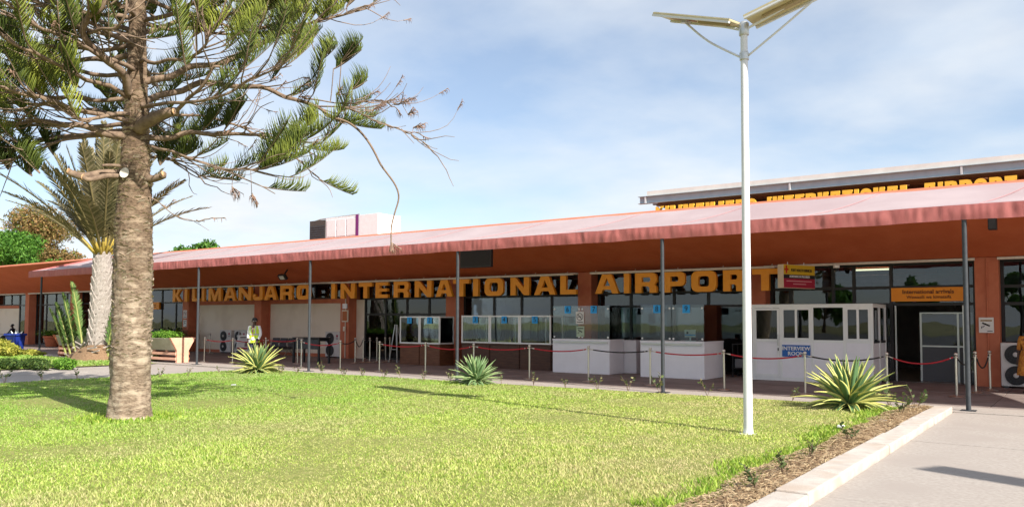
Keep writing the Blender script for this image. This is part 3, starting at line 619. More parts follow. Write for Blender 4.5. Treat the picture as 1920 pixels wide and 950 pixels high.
def no_smoking(par_thing_label, loc, s=1.0, m=None, card=True, redring=False):
    r = thing('no_smoking_sign', par_thing_label, 'sign', loc)
    MB().box(-.13*s, .13*s, -.006, 0, -.17*s, .17*s).build('board', m or M_paper, r)
    mr = mat('sign ring red', (.3, .03, .03), rough=.6) if redring else M_btxt
    ring(r, (0, .03*s), .105*s, .016*s, mr)
    q = MB(); q.v = [(-.075*s, -.0085, .095*s), (-.06*s, -.0085, .11*s), (.075*s, -.0085, -.035*s), (.06*s, -.0085, -.05*s)]; q.f = [(0, 1, 2, 3)]; q.build('slash', mr, r)
    MB().box(-.065*s, .05*s, -.0105, -.0088, .02*s, .038*s).build('cigarette', M_btxt, r); MB().tube([(.05*s, -.0095, .04*s), (.03*s, -.0095, .065*s), (.055*s, -.0095, .085*s)], .005*s, 5).build('smoke_mark', M_btxt, r)
    MB().box(-.1*s, .1*s, -.009, -.0065, -.135*s, -.112*s).build('caption_bar', M_btxt, r); return r
def cctv(label, loc, s=1.0, m=None, head=None):
    r = thing('camera_sign', label, 'sign', loc)
    MB().box(-.17*s, .17*s, -.006, 0, -.2*s, .2*s).build('board', m or M_paper, r)
    MB().box(-.13*s, .13*s, -.009, -.0065, .10*s, .135*s).build('heading_bar', mat('ochre print', (.28, .16, .03), rough=.6) if head else M_btxt, r)
    q = MB(); q.prism([(-.09, .035), (-.07, .065), (.08, -.005), (.06, -.035)], 'y', -.010, -.0068); q.prism([(-.1, -.03), (-.085, -.03), (-.085, -.045), (-.05, -.045), (-.03, -.015), (-.045, -.01), (-.06, -.03), (-.085, -.028), (-.085, -.08), (-.1, -.08)][::-1], 'y', -.0102, -.0067)
    q.v = [(x*s*1.15, y, z*s*1.15) for x, y, z in q.v]; q.build('camera_symbol', M_btxt, r)
    MB().box(.02*s, .14*s, -.009, -.0065, -.165*s, -.148*s).build('caption_bar', M_btxt, r); return r
no_smoking('no smoking sign with black ring on the glass below card 7', (-13.38, 22.285, 1.80), 1.15)
cctv('pale green camera notice on the counter glass below the no smoking sign', (-13.36, 22.285, 1.36), .85, M_gpaper)
cc = cctv('white camera warning notice with ochre heading on the brown pillar', (-2.25, 24.36, 1.63), 1.0, None, True)
nsx = PX[8]+.28
no_smoking('no smoking sign on the brown pillar beside the planter', (nsx, 24.385, 1.98), 1.25, None, True, True)
cctv('small camera notice below the no smoking sign on the brown pillar', (nsx, 24.385, 1.5), .9)
# things on counter 8/9
r = thing('desk_notice', 'white desk notice with dark emblem behind the glass of counter 9', 'sign', (-9.62, 22.3, 1.115)); MB().box(-.17, .17, 0, .01, .12, .34).build('board', M_paper, r); MB().box(-.165, .165, -.004, -.001, .17, .20).build('blue_band', M_cyan, r); MB().lathe([(.035, 0), (.035, .003)], 14).build('emblem', M_btxt, r, (-.08, -.001, .25), (rad(90), 0, 0)); MB().box(-.15, .15, .011, .1, 0, .02).build('stand', M_alu, r); MB().box(-.02, .02, .011, .03, .021, .2).build('stem', M_alu, r)
r = thing('card_reader', 'small dark card reader on counter 8', 'card reader', (-10.05, 22.35, 1.115)); MB().prism([(-.06, 0), (.06, 0), (.06, .13), (0, .16)], 'x', -.08, .08).build('case', M_post, r, bevel=.01); MB().box(-.06, .06, -.063, -.055, .03, .11).build('keypad', M_black, r)
r = thing('desk_stapler', 'small maroon box on counter 9 beside the desk notice', 'box', (-9.62, 22.55, 1.115)); MB().box(-.12, .12, 0, .12, 0, .1).build('case', mat('maroon', (.11, .03, .03), rough=.5), r, bevel=.02); MB().box(-.1, .1, .01, .11, .101, .115).build('lid', M_black, r, bevel=.005)

# ================================================================ interview room kiosk
IX0, IX1, IY0, IY1, IH = -8.05, -4.76, 23.12, 24.83, 2.14
k_ = thing('interview_room', 'white aluminium interview room kiosk with windows and half height panels', 'kiosk', (IX0, IY0, .024)); W = IX1-IX0
cols = [0, .83, 1.70, 2.56, W]; post = MB()
for x in cols: pass
for x in cols: MB().box(min(max(x-.035, 0), W-.07), min(max(x-.035, 0), W-.07)+.07, 0, .07, 0, IH).build('post', M_alu, k_, bevel=.004)
M_grey = mat('smoked glass', (.05, .05, .05), rough=.1, spec=.6)
M_kp = glass('kiosk glass', 1.55, (.5, .5, .5), 1.0, .0)
for i in range(4):
    a, b = cols[i]+.036+(.035 if i == 0 else 0), cols[i+1]-.036-(.035 if i == 3 else 0)
    MB().box(a, b, .012, .04, .10, 1.10).build('panel', M_white, k_); MB().box(a, b, .006, .06, .002, .099).build('bottom_rail', M_alu, k_)
    MB().box(a, b, .003, .062, 1.101, 1.17).build('mid_rail', M_alu, k_); MB().box(a, b, .003, .062, IH-.07, IH-.002).build('top_rail', M_alu, k_)
    if i in (1, 3):
        f = MB(); f.box(a+.001, a+.05, -.012, .05, 1.171, IH-.071); f.box(b-.05, b-.001, -.012, .05, 1.171, IH-.071); f.box(a+.051, b-.051, -.012, .05, IH-.13, IH-.071); f.box(a+.051, b-.051, -.012, .05, 1.171, 1.22); f.box((a+b)/2-.03, (a+b)/2+.03, -.014, .05, 1.221, IH-.131)
        w_ = f.build('window', M_alu, k_)
        for p, q in ((a+.051, (a+b)/2-.031), ((a+b)/2+.031, b-.051)): MB().box(p, q, .015, .022, 1.221, IH-.131).build('pane', M_kp, w_)
    elif i == 0:
        d = MB(); d.box(a+.002, a+.06, -.014, .0, .10, IH-.08); d.box(b-.06, b-.002, -.014, .0, .10, IH-.08); d.box(a+.061, b-.061, -.014, 0, IH-.14, IH-.08); d.box(a+.061, b-.061, -.014, 0, 1.1, 1.18); d.box(a+.061, b-.061, -.014, 0, .1, .18)
        dd = d.build('door', M_alu, k_); MB().box(a+.03, b-.03, .018, .024, 1.175, IH-.075).build('pane', M_kp, dd); MB().tube([(b-.035, -.05, 1.0), (b-.035, -.05, 1.32)], .014, 8).build('handle', M_silver, dd); MB().box(b-.05, b-.02, -.02, -.0141, .85, .93).build('lock', M_black, dd)
    else: MB().box(a, b, .02, .026, 1.171, IH-.071).build('pane', M_kp, k_)
D = IY1-IY0
for y in (D*.5, D-.08): MB().box(W-.07, W, y, y+.07, 0, IH).build('post', M_alu, k_)
for a, b in ((.071, D*.5-.001), (D*.5+.071, D-.081)):
    MB().box(W-.05, W-.02, a, b, .05, 1.1).build('panel', M_white, k_); MB().box(W-.06, W-.01, a, b, 1.101, 1.16).build('mid_rail', M_black, k_); MB().box(W-.06, W-.01, a, b, IH-.07, IH-.002).build('top_rail', M_alu, k_); MB().box(W-.04, W-.034, a, b, 1.161, IH-.071).build('pane', M_kp, k_)
MB().box(W-.012, W+.03, D*.42, D*.45, 1.2, 2.0).build('handle', M_alu, k_)
MB().box(.03, .06, .071, D, .02, IH-.02).build('side_panel', M_white, k_); MB().box(.071, W-.071, D-.02, D-.001, .02, IH-.02).build('back_panel', M_int, k_); MB().box(.001, W-.001, .001, D, IH+.001, IH+.03).build('ceiling', M_alu, k_)
s_ = thing('interview_room_sign', 'blue sign reading INTERVIEW ROOM on the white kiosk', 'sign', (-6.79, IY0-.02, .88)); MB().box(-.39, .39, 0, .012, -.165, .165).build('board', M_blue, s_)
text('INTERVIEW', .145, M_wtxt, s_, (0, -.006, .065), bold=.0035, sx=1.05); text('ROOM', .145, M_wtxt, s_, (0, -.006, -.08), bold=.0035, sx=1.05)
# arrivals signs
s_ = thing('arrivals_sign', 'orange sign reading International arrivals above the open doorway', 'sign', (-3.67, WY-.12, 2.47)); MB().box(-.93, .93, 0, .09, -.19, .19).build('board', M_orange, s_)
text('International arrivals', .155, M_dtxt, s_, (0, -.006, .07), bold=.003); text('Wawasili wa kimataifa', .125, M_dtxt, s_, (.02, -.006, -.075), bold=.001)
s_ = thing('door_sign', 'small orange door sign behind the araucaria trunk, above the planter hedge', 'sign', (gy(289, 573, WY-.1).x, WY-.13, gy(289, 573, WY-.1).z)); MB().box(-1.1, .55, 0, .09, -.2, .2).build('board', M_orange, s_); MB().box(-.35, .25, -.004, -.001, .03, .07).build('text_bar', M_dtxt, s_); MB().box(-.35, .25, -.004, -.001, -.08, -.04).build('text_bar', M_dtxt, s_)
# hanging health sign (a box set square to the facade, turned)
P0, P1 = Vector((-6.93, 22.5, 0)), Vector((-6.42, 23.75, 0)); dv = (P1-P0); L = dv.length; ang = math.atan2(dv.y, dv.x)
s_ = thing('health_sign', 'cream box sign with yellow, black and red bands reading PORT HEALTH SERVICES', 'sign', (P0.x, P0.y, 2.64), ang)
MB().box(0, L, 0, .2, 0, .66).build('case', mat('cream case', (.62, .50, .36), (.66, .54, .40), 8, .6), s_, bevel=.006)
M_y = mat('yellow band', (.60, .40, .02), rough=.5); M_r = mat('crimson band', (.34, .015, .045), rough=.5)
MB().box(.01, L-.01, -.004, -.001, .38, .65).build('yellow_band', M_y, s_); MB().box(.01, L-.01, -.004, -.001, .27, .379).build('black_band', M_btxt, s_); MB().box(.01, L-.01, -.004, -.001, .012, .269).build('red_band', M_r, s_)
mr = mat('red cross', (.5, .03, .01), rough=.5); MB().box(.09, .15, -.008, -.0045, .41, .63).build('red_cross', mr, s_); MB().box(.03, .21, -.0095, -.0082, .49, .55).build('red_cross', mr, s_)
text('PORT HEALTH SERVICES', .105, M_btxt, s_, (.76, -.008, .5), bold=.002, sx=.78); text('SCREENING IN PROGRESS', .085, M_wtxt, s_, (.68, -.008, .325), bold=.001, sx=.88)
MB().box(.12, 1.2, -.008, -.005, .185, .21).build('text_bar', mat('pink print', (.62, .3, .33), rough=.6), s_); MB().box(.4, .95, -.008, -.005, .105, .13).build('text_bar', MATS['pink print'], s_)
for x in (.3, 1.0): MB().tube([(x, .1, .66), (x, .1, .74)], .012, 6).build('hanger', M_alu, s_)
# black display panel hung under the canopy
A = gy(862, 472, 20.6); B = gy(920, 500, 20.6)
s_ = thing('display_screen', 'large black display panel hung under the canopy beside a post', 'screen', ((A.x+B.x)/2, 20.6, B.z)); hw = (B.x-A.x)/2; hh = A.z-B.z+.05
p = MB().box(-hw, hw, 0, .14, 0, hh).build('case', M_black, s_, bevel=.02); MB().box(-hw+.05, hw-.05, -.004, -.0005, .05, hh-.05).build('screen', mat('dead screen', (.008, .008, .009), rough=.5), s_)
for x in (-hw*.5, hw*.5): MB().box(x-.03, x+.03, .05, .1, hh, 4.72-B.z).build('mount', M_black, s_)
# floodlight under soffit, dome camera
F_ = gy(530, 519, 22.4); s_ = thing('floodlight', 'small black floodlight fixed to the sloping soffit', 'floodlight', F_); p = MB().box(-.24, .24, -.06, .06, -.13, .13).build('housing', M_black, s_, bevel=.02); p.rotation_euler.x = rad(38)
q = MB().box(-.15, .15, -.066, -.061, -.09, .09).build('lens', mat('lens glass', (.6, .6, .58), rough=.2), p); MB().obox((0, .03, .05), (0, .25, .33), (1, 0, 0), .05).build('bracket', M_black, s_)
s_ = thing('dome_camera', 'small white and dark dome camera on the soffit trim', 'camera', (-5.95, 24.25, 3.2)); MB().lathe([(.03, .14), (.09, .13), (.09, .05)][::-1], 14).build('mount', M_alu, s_, smooth='auto'); MB().lathe([(.02, -.05), (.06, -.02), (.075, .049)], 14).build('dome', M_black, s_, smooth=True)
for px, py in ((1861, 418),):
    Q = gy(px, py, 21.6); s_ = thing('wall_speaker', 'small black speaker fixed under the canopy edge', 'speaker', Q); MB().box(-.09, .09, -.1, .1, -.16, .14).build('case', M_black, s_, bevel=.015); MB().box(-.02, .02, .0, .05, .141, .36).build('bracket', M_black, s_); MB().box(-.07, .07, -.106, -.1005, -.13, .1).build('grille', M_post, s_)

# ================================================================ air conditioners
M_ac = mat('grey white casing', (.56, .54, .52), (.62, .60, .58), 5, .5); M_fan = mat('dark fan', (.022, .022, .024), (.04, .04, .04), 9, .6)
def ac_unit(loc, label, rz=0, s=1.0):
    r = thing('air_conditioner', label, 'air conditioner', loc, rz)
    MB().box(0, .95*s, 0, .36, .05, 1.16*s).build('casing', M_ac, r, bevel=.02)
    for x in (.06, .8*s): MB().box(x, x+.1, .02, .34, 0, .049).build('foot', M_post, r)
    for z in (.33*s, .86*s):
        c = (.33*s, -.004, z); R0 = .245*s
        f = MB().lathe([(R0, 0), (R0, .02), (R0*.96, .028)], 28).build('fan_opening', M_fan, r, c, (rad(90), 0, 0))
        g = MB()
        for q in range(4): 
            rr_ = R0*(.3+.22*q); g.tube([(rr_*math.cos(t*math.pi/12), rr_*math.sin(t*math.pi/12), .036) for t in range(25)], .004, 4, cap=False)
        for q in range(16): a = q*math.pi/8; g.tube([(.06*s*math.cos(a), .06*s*math.sin(a), .038), (R0*math.cos(a+.12), R0*math.sin(a+.12), .036)], .004, 4)
        g.build('fan_grille', M_post, f); MB().lathe([(.062*s, 0), (.06*s, .014), (.02, .018)], 16).build('hub', M_ac, f, (0, 0, .034), smooth=True)
    b = MB().lathe([(.055*s, 0), (.055*s, .006)], 18).build('badge', mat('badge red', (.32, .012, .06), rough=.4), r, (.78*s, -.0035, .97*s), (rad(90), 0, 0)); text('LG', .09*s, mat('badge grey', (.16, .16, .17), rough=.5), r, (.78*s, -.006, .85*s), bold=.002)
    return r
ac_unit((-35.93, 24.45, .024), 'two fan air conditioner against the cream wall left of the folding notice board')
ac_unit((-34.72, 24.45, .024), 'two fan air conditioner standing behind the folding notice board')
ac_unit((-28.0, 24.45, .024), 'two fan air conditioner between the black table and the brown pillar')
ac_unit((-1.93, 24.15, .024), 'two fan air conditioner beside the brown pillar with the camera notice', 0, 1.0)
# tall white cabinet behind the right unit
r = thing('water_dispenser', 'white upright dispenser cabinet beside the dark window behind the air conditioner', 'dispenser', (-1.1, 24.56, .024)); MB().box(-.2, .5, .02, .28, 0, 1.75).build('cabinet', M_white, r, bevel=.04); MB().box(0, .3, -.003, .019, 1.2, 1.45).build('alcove', M_black, r)
# ================================================================ terrace furniture
r = thing('notice_board', 'folding metal notice board with a printed poster leaning by the air conditioners', 'notice board', (gy(452, 664, 23.3).x, 23.3, .024), rad(22))
for x in (-.33, .33): MB().obox((x, 0, 0), (x+.10, .18, 1.16), (1, 0, 0), .03).build('leg', M_silver, r); MB().obox((x, .62, 0), (x+.10, .19, 1.16), (1, 0, 0), .025).build('leg', M_silver, r)
MB().obox((-.24, .18, 1.16), (.44, .18, 1.16), (0, 1, 0), .03).build('top_rail', M_silver, r)
def lean(x, z, d=0): t = z/1.16; return (x+.10*t, .18*t-.02-d, z)
def leanq(x0, x1, z0, z1, m, name, par, d=0):
    q = MB(); q.v = [lean(x0, z0, d), lean(x1, z0, d), lean(x1, z1, d), lean(x0, z1, d)]; q.v += [(x, y+.008, z) for x, y, z in q.v]; q.f = [(0, 1, 2, 3), (7, 6, 5, 4), (0, 4, 5, 1), (1, 5, 6, 2), (2, 6, 7, 3), (3, 7, 4, 0)]; return q.build(name, m, par)
pb = leanq(-.31, .31, .27, .95, M_paper, 'poster', r); leanq(-.29, .29, .29, .37, mat('crimson print', (.33, .03, .05), rough=.6), 'red_band', pb, .012); leanq(-.2, .2, .82, .87, M_btxt, 'heading_bar', pb, .012); leanq(.1, .25, .42, .62, mat('grey picture', (.2, .15, .15), rough=.6), 'picture', pb, .012)
leanq(-.31, .31, .22, .268, M_silver, 'ledge', r)
for q in range(4): leanq(-.24, .1 if q else .2, .75-.06*q, .765-.06*q, mat('grey print', (.4, .4, .42), rough=.6), 'text_bar', pb, .012)
# airport bench
def bench(loc, label):
    r = thing('airport_bench', label, 'bench', loc); n = 3; m = mat('perforated black steel', (.03, .026, .03), (.055, .05, .055), 90, .35, metal=.4)
    for k in range(n):
        a = k*.58
        P = [(.40-.0, .43), (.10, .40), (.04, .44)]
        mb = MB(); pr = [(-.46, .44), (-.44, .41), (-.08, .385), (-.02, .42), (.10, .82), (.12, .82), (0, .40), (-.07, .365), (-.45, .39)]; mb.prism(pr, 'x', a+.03, a+.55); mb.build('seat', m, r)
    for k in range(n+1):
        x = k*.58; MB().tube(smooth_path([(x, -.40, .42), (x, -.42, .60), (x, -.30, .63), (x, -.02, .62), (x, 0, .45)], 4), .016, 6).build('armrest', M_chrome, r, smooth=True)
    MB().box(-.02, n*.58+.02, -.24, -.18, .32, .365).build('beam', M_black, r)
    for x in (.15, n*.58-.15):
        mb = MB(); mb.tube([(x, -.48, .025), (x, -.44, .05), (x, -.22, .3), (x, -.18, .3), (x, .06, .05), (x, .1, .025)], .025, 6); mb.build('leg', M_chrome, r)
    return r
bq = bench((-33.2+.75, 24.55, .024), 'black perforated three seat airport bench against the cream wall'); bq.location.x = gy(503, 640, 24.4).x
A = gz(562, 676, .03); B = gz(606, 682, .03)
r = thing('table', 'black steel table with hanging front panel on the terrace', 'table', (gy(584, 650, 20.9).x, 20.9, .024)); hw = .74
MB().box(-hw, hw, -.32, .32, .96, 1.0).build('table_top', M_black, r, bevel=.005)
for x in (-hw+.05, hw-.05):
    for y in (-.27, .27): MB().box(x-.035, x+.035, y-.035, y+.035, 0, .959).build('leg', M_black, r)
MB().box(-hw+.09, hw-.09, -.26, -.24, .55, .93).build('front_panel', M_post, r); MB().box(-hw+.09, hw-.09, .25, .29, .85, .958).build('apron', M_black, r)
r.rotation_euler.z = rad(3)
# easel by counter 1
p = gz(737, 679, .03); r = thing('folding_easel', 'folding metal easel standing beside the brown wooden counter', 'easel', p)
for a, b in (((-.22, 0, 0), (-.05, .15, 1.5)), ((.22, 0, 0), (.05, .15, 1.5)), ((-.2, .45, 0), (-.05, .17, 1.48)), ((.2, .45, 0), (.05, .17, 1.48))): MB().obox(a, b, (1, 0, 0), .03).build('leg', M_silver, r)
MB().box(-.16, .16, .03, .06, .5, .53).build('ledge', M_silver, r)
# cabinet between kiosk and counter 9
r = thing('metal_trolley', 'dim metal trolley with grey printer between counter 9 and the kiosk', 'trolley', (-8.62, 24.1, .024)); 
for x in (-.3, .3):
    for y in (-.22, .22): MB().tube([(x, y, .06), (x, y, 1.0)], .018, 8).build('leg', M_black, r); MB().lathe([(.03, 0), (.04, .03), (.03, .06)], 10, (x, y, 0)).build('castor', M_black, r)
for z in (.25, .6, .98): MB().box(-.33, .33, -.25, .25, z, z+.025).build('shelf', M_black, r)
MB().box(-.25, .25, -.2, .2, .276, .55).build('printer', mat('grey plastic', (.2, .2, .21), rough=.5), r, bevel=.02)

# ================================================================ planter, palm, bin, pots
PLX0, PLX1, PLY = -38.3, -28.75, 17.95
M_plc = mat('weathered planter concrete', (.36, .32, .24), (.50, .45, .35), 3, .9, bump=.4, bscale=40, c3=(.30, .27, .20), s3=1.5); M_pch = mat('peach painted concrete', (.66, .34, .23), (.72, .40, .28), 4, .8, bump=.2, bscale=60)
r = thing('concrete_planter', 'long concrete trough planter with peach flared end post and slatted base', 'planter', (PLX1, PLY, .02)); L = PLX1-PLX0
MB().prism([(-.27, .48), (.27, .48), (.47, .95), (.40, .95), (.24, .56), (-.24, .56), (-.40, .95), (-.47, .95)], 'x', -L+.1, -.13).build('trough', M_plc, r, bevel=.01)
for k in range(10): MB().prism([(-.27, .40), (-.2, .40), (-.2, .479), (-.29, .479)], 'x', -.75-k*.88, -.68-k*.88).build('bracket', M_pch, r)
for x in (-.13, -L):
    MB().prism([(-.25, 0), (.25, 0), (.25, .47), (.54, .97), (-.54, .97), (-.25, .47)], 'x', x+.002, x+.13).build('end_post', M_pch if x > -1 else M_brown2, r, bevel=.012)
for z in (.10, .30):
    for y in (-.3, .26): MB().box(-L+.05, -.03, y, y+.04, z, z+.10).build('slat', M_pch if y < 0 else M_brown2, r, bevel=.006)
for x in (-2.5, -5, -7.3): MB().box(x-.1, x+.1, -.24, .24, 0, .478).build('leg', M_brown2, r)
MB().box(-L+.15, -.2, -.37, .37, .80, .86).build('soil', M_soil, r)
# leaf clump generator: small leaf faces spread through a volume
def leaf_cloud(name, blobs, n, size, m, parent=None, loc=(0, 0, 0), shell=.55, flat=.5):
    V = np.zeros((n*4, 3)); R_ = np.zeros(n*4); vol = np.array([b[3]*b[4]*b[5] for b in blobs])**(2/3); vol = vol/vol.sum(); bi = NR.choice(len(blobs), n, p=vol)
    B = np.array(blobs)[bi]; d = NR.normal(size=(n, 3)); d /= np.linalg.norm(d, axis=1)[:, None]; rr_ = shell+(1-shell)*NR.random(n)**.6; rr_ *= 1+.18*np.sin(d[:, 0]*7+bi)*np.cos(d[:, 1]*6+bi*2)
    c = B[:, :3]+d*rr_[:, None]*B[:, 3:6]; nrm = d*.6+NR.normal(size=(n, 3))*.7+np.array([0, 0, flat]); nrm /= np.linalg.norm(nrm, axis=1)[:, None]
    t = np.cross(nrm, NR.normal(size=(n, 3))); t /= np.linalg.norm(t, axis=1)[:, None]; b = np.cross(nrm, t); s = size*(.6+.8*NR.random(n))[:, None]
    V[0::4] = c-t*s; V[1::4] = c-b*s*.42+nrm*s*.12; V[2::4] = c+t*s; V[3::4] = c+b*s*.42+nrm*s*.12
    F = np.arange(n*4).reshape(n, 4); R_ = np.repeat(np.clip(.5+.28*NR.normal(size=n), 0, 1), 4); return bulk(name, V, F, m, parent, R_, loc=loc)
M_hedge = attr_mat('bright hedge leaf', [(0, (.05, .14, .015)), (.5, (.12, .27, .025)), (1, (.22, .38, .05))])
M_dleaf = attr_mat('dark hedge leaf', [(0, (.025, .06, .012)), (.5, (.06, .11, .02)), (1, (.13, .18, .04))])
M_yleaf = attr_mat('yellow green leaf', [(0, (.12, .17, .02)), (.5, (.36, .36, .05)), (1, (.58, .52, .12))])
M_green = attr_mat('green tree leaf', [(0, (.03, .10, .012)), (.5, (.08, .20, .02)), (1, (.16, .32, .045))])
M_rust = attr_mat('rusty tree leaf', [(0, (.10, .10, .02)), (.45, (.22, .15, .05)), (.75, (.36, .19, .08)), (1, (.24, .28, .06))])
hd = thing('planter_hedge', 'bright green feathery hedge growing in the concrete planter', 'plant', (PLX1, PLY, .86))
leaf_cloud('foliage', [(-.55-i*.42, RNG.uniform(-.08, .08), .17+RNG.uniform(-.04, .1), .32, .36, .19) for i in range(21)], 5200, .055, M_hedge, hd, shell=.3)
mb = MB()
for i in range(26): x = -.4-i*.34; mb.tube([(x, 0, -.04), (x+RNG.uniform(-.1, .1), RNG.uniform(-.1, .1), .2)], .008, 5)
mb.build('stems', M_wood, hd)
def bush(loc, label, blobs, n, size, m, cat='shrub', group=None, name='shrub', sh=.35):
    r = thing(name, label, cat, loc, 0, group); leaf_cloud('foliage', blobs, n, size, m, r, shell=sh); mb = MB()
    for b in blobs: 
        for q in range(3): mb.tube([(b[0]*.8, b[1]*.8, 0), (b[0]+RNG.uniform(-.3, .3)*b[3], b[1]+RNG.uniform(-.3, .3)*b[4], b[2])], [.012, .005], 5)
    mb.build('stems', M_wood, r); return r
# shrubs by the left lawn
p = gz(6, 667, .05); bush(p, 'yellow green leafy shrub beside the blue bin', [(0, 0, .35, .5, .45, .36), (.5, .1, .25, .4, .4, .26), (-.7, .1, .4, .5, .5, .4)], 2600, .07, M_yleaf)
p = gz(50, 665, .05); bush(p, 'low yellow green ground shrub in front of the blue bin', [(-.6, 0, .1, .6, .3, .15), (.3, .05, .12, .6, .3, .16), (1.1, 0, .08, .5, .3, .12)], 1800, .055, M_yleaf)
for px, w_, lab in ((15, .9, 'low dark hedge clump at the left lawn edge, beyond the yellow shrub'), (65, 1.3, 'long low dark hedge clump along the left lawn edge beside the path'), (122, .7, 'low pale green hedge clump at the path end of the left lawn hedge')):
    p = gz(px, 690, .05); bush(p, lab, [(-w_*.5, .1, .13, w_*.6, .32, .17), (w_*.4, -.1, .15, w_*.6, .3, .2), (0, 0, .16, w_*.5, .3, .18)], 2400, .05, M_dleaf if px < 100 else M_hedge, 'hedge', name='low_hedge')
p = gz(285, 676, .02); bush(p, 'small pale variegated plant at the foot of the concrete planter', [(0, 0, .16, .35, .25, .17)], 500, .09, attr_mat('variegated leaf', [(0, (.2, .3, .06)), (.5, (.5, .55, .2)), (1, (.7, .7, .4))]), 'plant', name='variegated_plant')
# blue bin
p = gz(28, 662, .03); r = thing('rubbish_bin', 'blue plastic rubbish bin filled with bottles at the lawn edge', 'bin', p, rad(20)); M_bin = mat('blue plastic', (.012, .03, .22), (.02, .045, .28), 5, .45)
mb = MB(); 
for z, h in ((0, .24), (.92, .31)):
    mb.v += [(-h, -h, z), (h, -h, z), (h, h, z), (-h, h, z)]
mb.f = [(3, 2, 1, 0), (0, 1, 5, 4), (1, 2, 6, 5), (2, 3, 7, 6), (3, 0, 4, 7)]; mb.build('body', M_bin, r, bevel=.03)
mb = MB(); mb.box(-.35, .35, -.35, -.29, .86, .96); mb.box(-.35, .35, .29, .35, .86, .96); mb.box(-.35, -.29, -.289, .289, .862, .958); mb.box(.29, .35, -.289, .289, .862, .958); mb.build('rim', M_bin, r, bevel=.01)
for q in range(7):
    x, y = RNG.uniform(-.19, .19), RNG.uniform(-.19, .19); MB().lathe([(.04, .0), (.045, .02), (.045, .2), (.018, .26), (.018, .30)], 10).build('bottle', M_clear if q % 2 else M_paper, r, (x, y, .82), (RNG.uniform(-.5, .5), RNG.uniform(-.5, .5), 0))
MB().box(-.28, .28, -.28, .28, .78, .84).build('rubbish', mat('mixed rubbish', (.2, .2, .2), (.6, .6, .6), 14, .7, bump=1, bscale=20), r)
# terracotta pot with arching plant
def arch_leaves(root, n, L, m, w_=.03, z0=0., up=1.0):
    V = []; F = []; R_ = []
    for k in range(n):
        a = RNG.random()*6.283; l = L*RNG.uniform(.6, 1.1); e = up*RNG.uniform(.5, 1.2); d = Vector((math.cos(a), math.sin(a), 0)); s = Vector((-d.y, d.x, 0)); b = len(V); c = RNG.random()
        for i in range(6):
            t = i/5; p = d*l*t*.8+Vector((0, 0, z0+l*(e*t-1.0*t*t*.95*e*.8))); ww = w_*math.sin(math.pi*(.12+.86*t)); V += [p-s*ww, p+s*ww]; R_ += [c, c]
            if i: q = b+2*i; F.append((q-2, q-1, q+1, q))
    return bulk('foliage', V, F, m, root, R_)
p = gz(100, 646, .03); r = thing('potted_plant', 'arching green plant in a terracotta pot by the dark window', 'potted plant', (p.x+4, 23.4, .024)); r.location.x = gy(98, 640, 23.4).x
MB().lathe([(.32, 0), (.36, .05), (.45, .52), (.52, .53), (.52, .66), (.46, .66), (.44, .58)], 20).build('pot', mat('terracotta pot', (.42, .10, .04), (.50, .14, .06), 5, .7), r, smooth='auto'); MB().lathe([(.4, .5), (.4, .57)], 16).build('soil', M_soil, r)
arch_leaves(r, 150, 1.35, M_hedge, .05, .5)
r = thing('potted_plant', 'leafy palm in a grey pot behind the planter hedge', 'potted plant', (gy(330, 640, 23.6).x-.2, 23.6, .024)); MB().lathe([(.25, 0), (.34, .45), (.36, .47), (.36, .52), (.3, .52)], 18).build('pot', M_plc, r, smooth='auto'); arch_leaves(r, 110, 1.7, M_dleaf, .045, .5, 1.25)
# ---- date palm
def frond(root, base, az, L, e0, droop, mr, ml, nl=42, lw=.022, ll=.42, curl=.35):
    d = Vector((math.cos(az), math.sin(az), 0)); P = []; n = 12
    for i in range(n+1):
        t = i/n; P.append(Vector(base)+d*(L*(t*math.cos(e0)+.10*t*t*droop))+Vector((0, 0, L*(t*math.sin(e0)-droop*.55*t*t))))
    MB().tube(P, [.05*(1-.85*i/n)+.006 for i in range(n+1)], 6).build('frond_stem', mr, root, smooth=True)
    V = []; F = []; R_ = []; s = Vector((-d.y, d.x, 0)); c0 = RNG.uniform(-.2, .2)
    for k in range(nl):
        t = .2+.8*k/(nl-1); x = t*n; i = min(int(x), n-1); p = P[i].lerp(P[i+1], x-i); tg = (P[min(i+1, n)]-P[i]).normalized(); up = s.cross(tg).normalized()
        if up.z < 0: up = -up
        l = ll*(math.sin(math.pi*min(1, .18+.78*t))**.7)*RNG.uniform(.85, 1.15)
        for sg in (-1, 1):
            dr = (tg*.75+s*sg*.62+up*curl+Vector((RNG.uniform(-.12, .12), RNG.uniform(-.12, .12), RNG.uniform(-.15, .1)))).normalized(); wv = dr.cross(up).normalized()*lw; b = len(V); c = min(1, max(0, .5+c0+RNG.uniform(-.3, .3)))
            V += [p-wv*.6, p+wv*.6, p+dr*l*.55+wv, p+dr*l*.55-wv, p+dr*l+Vector((0, 0, -.06*l))]; R_ += [c]*5; F += [(b, b+1, b+2, b+3), (b+3, b+2, b+4, b+4)]
    Ft = []
    for f in F:
        if f[2] == f[3] or f[3] == f[2]: Ft.append((f[0], f[1], f[2]))
        else: Ft += [(f[0], f[1], f[2]), (f[0], f[2], f[3])]
    return bulk('frond_leaflets', V, Ft, ml, root, R_)
M_pleaf = attr_mat('dusty palm leaflet', [(0, (.045, .05, .018)), (.5, (.13, .115, .05)), (1, (.32, .26, .15))], transl=.2); M_pgreen = attr_mat('young palm leaflet', [(0, (.05, .11, .03)), (.5, (.12, .21, .05)), (1, (.26, .33, .12))], transl=.25)
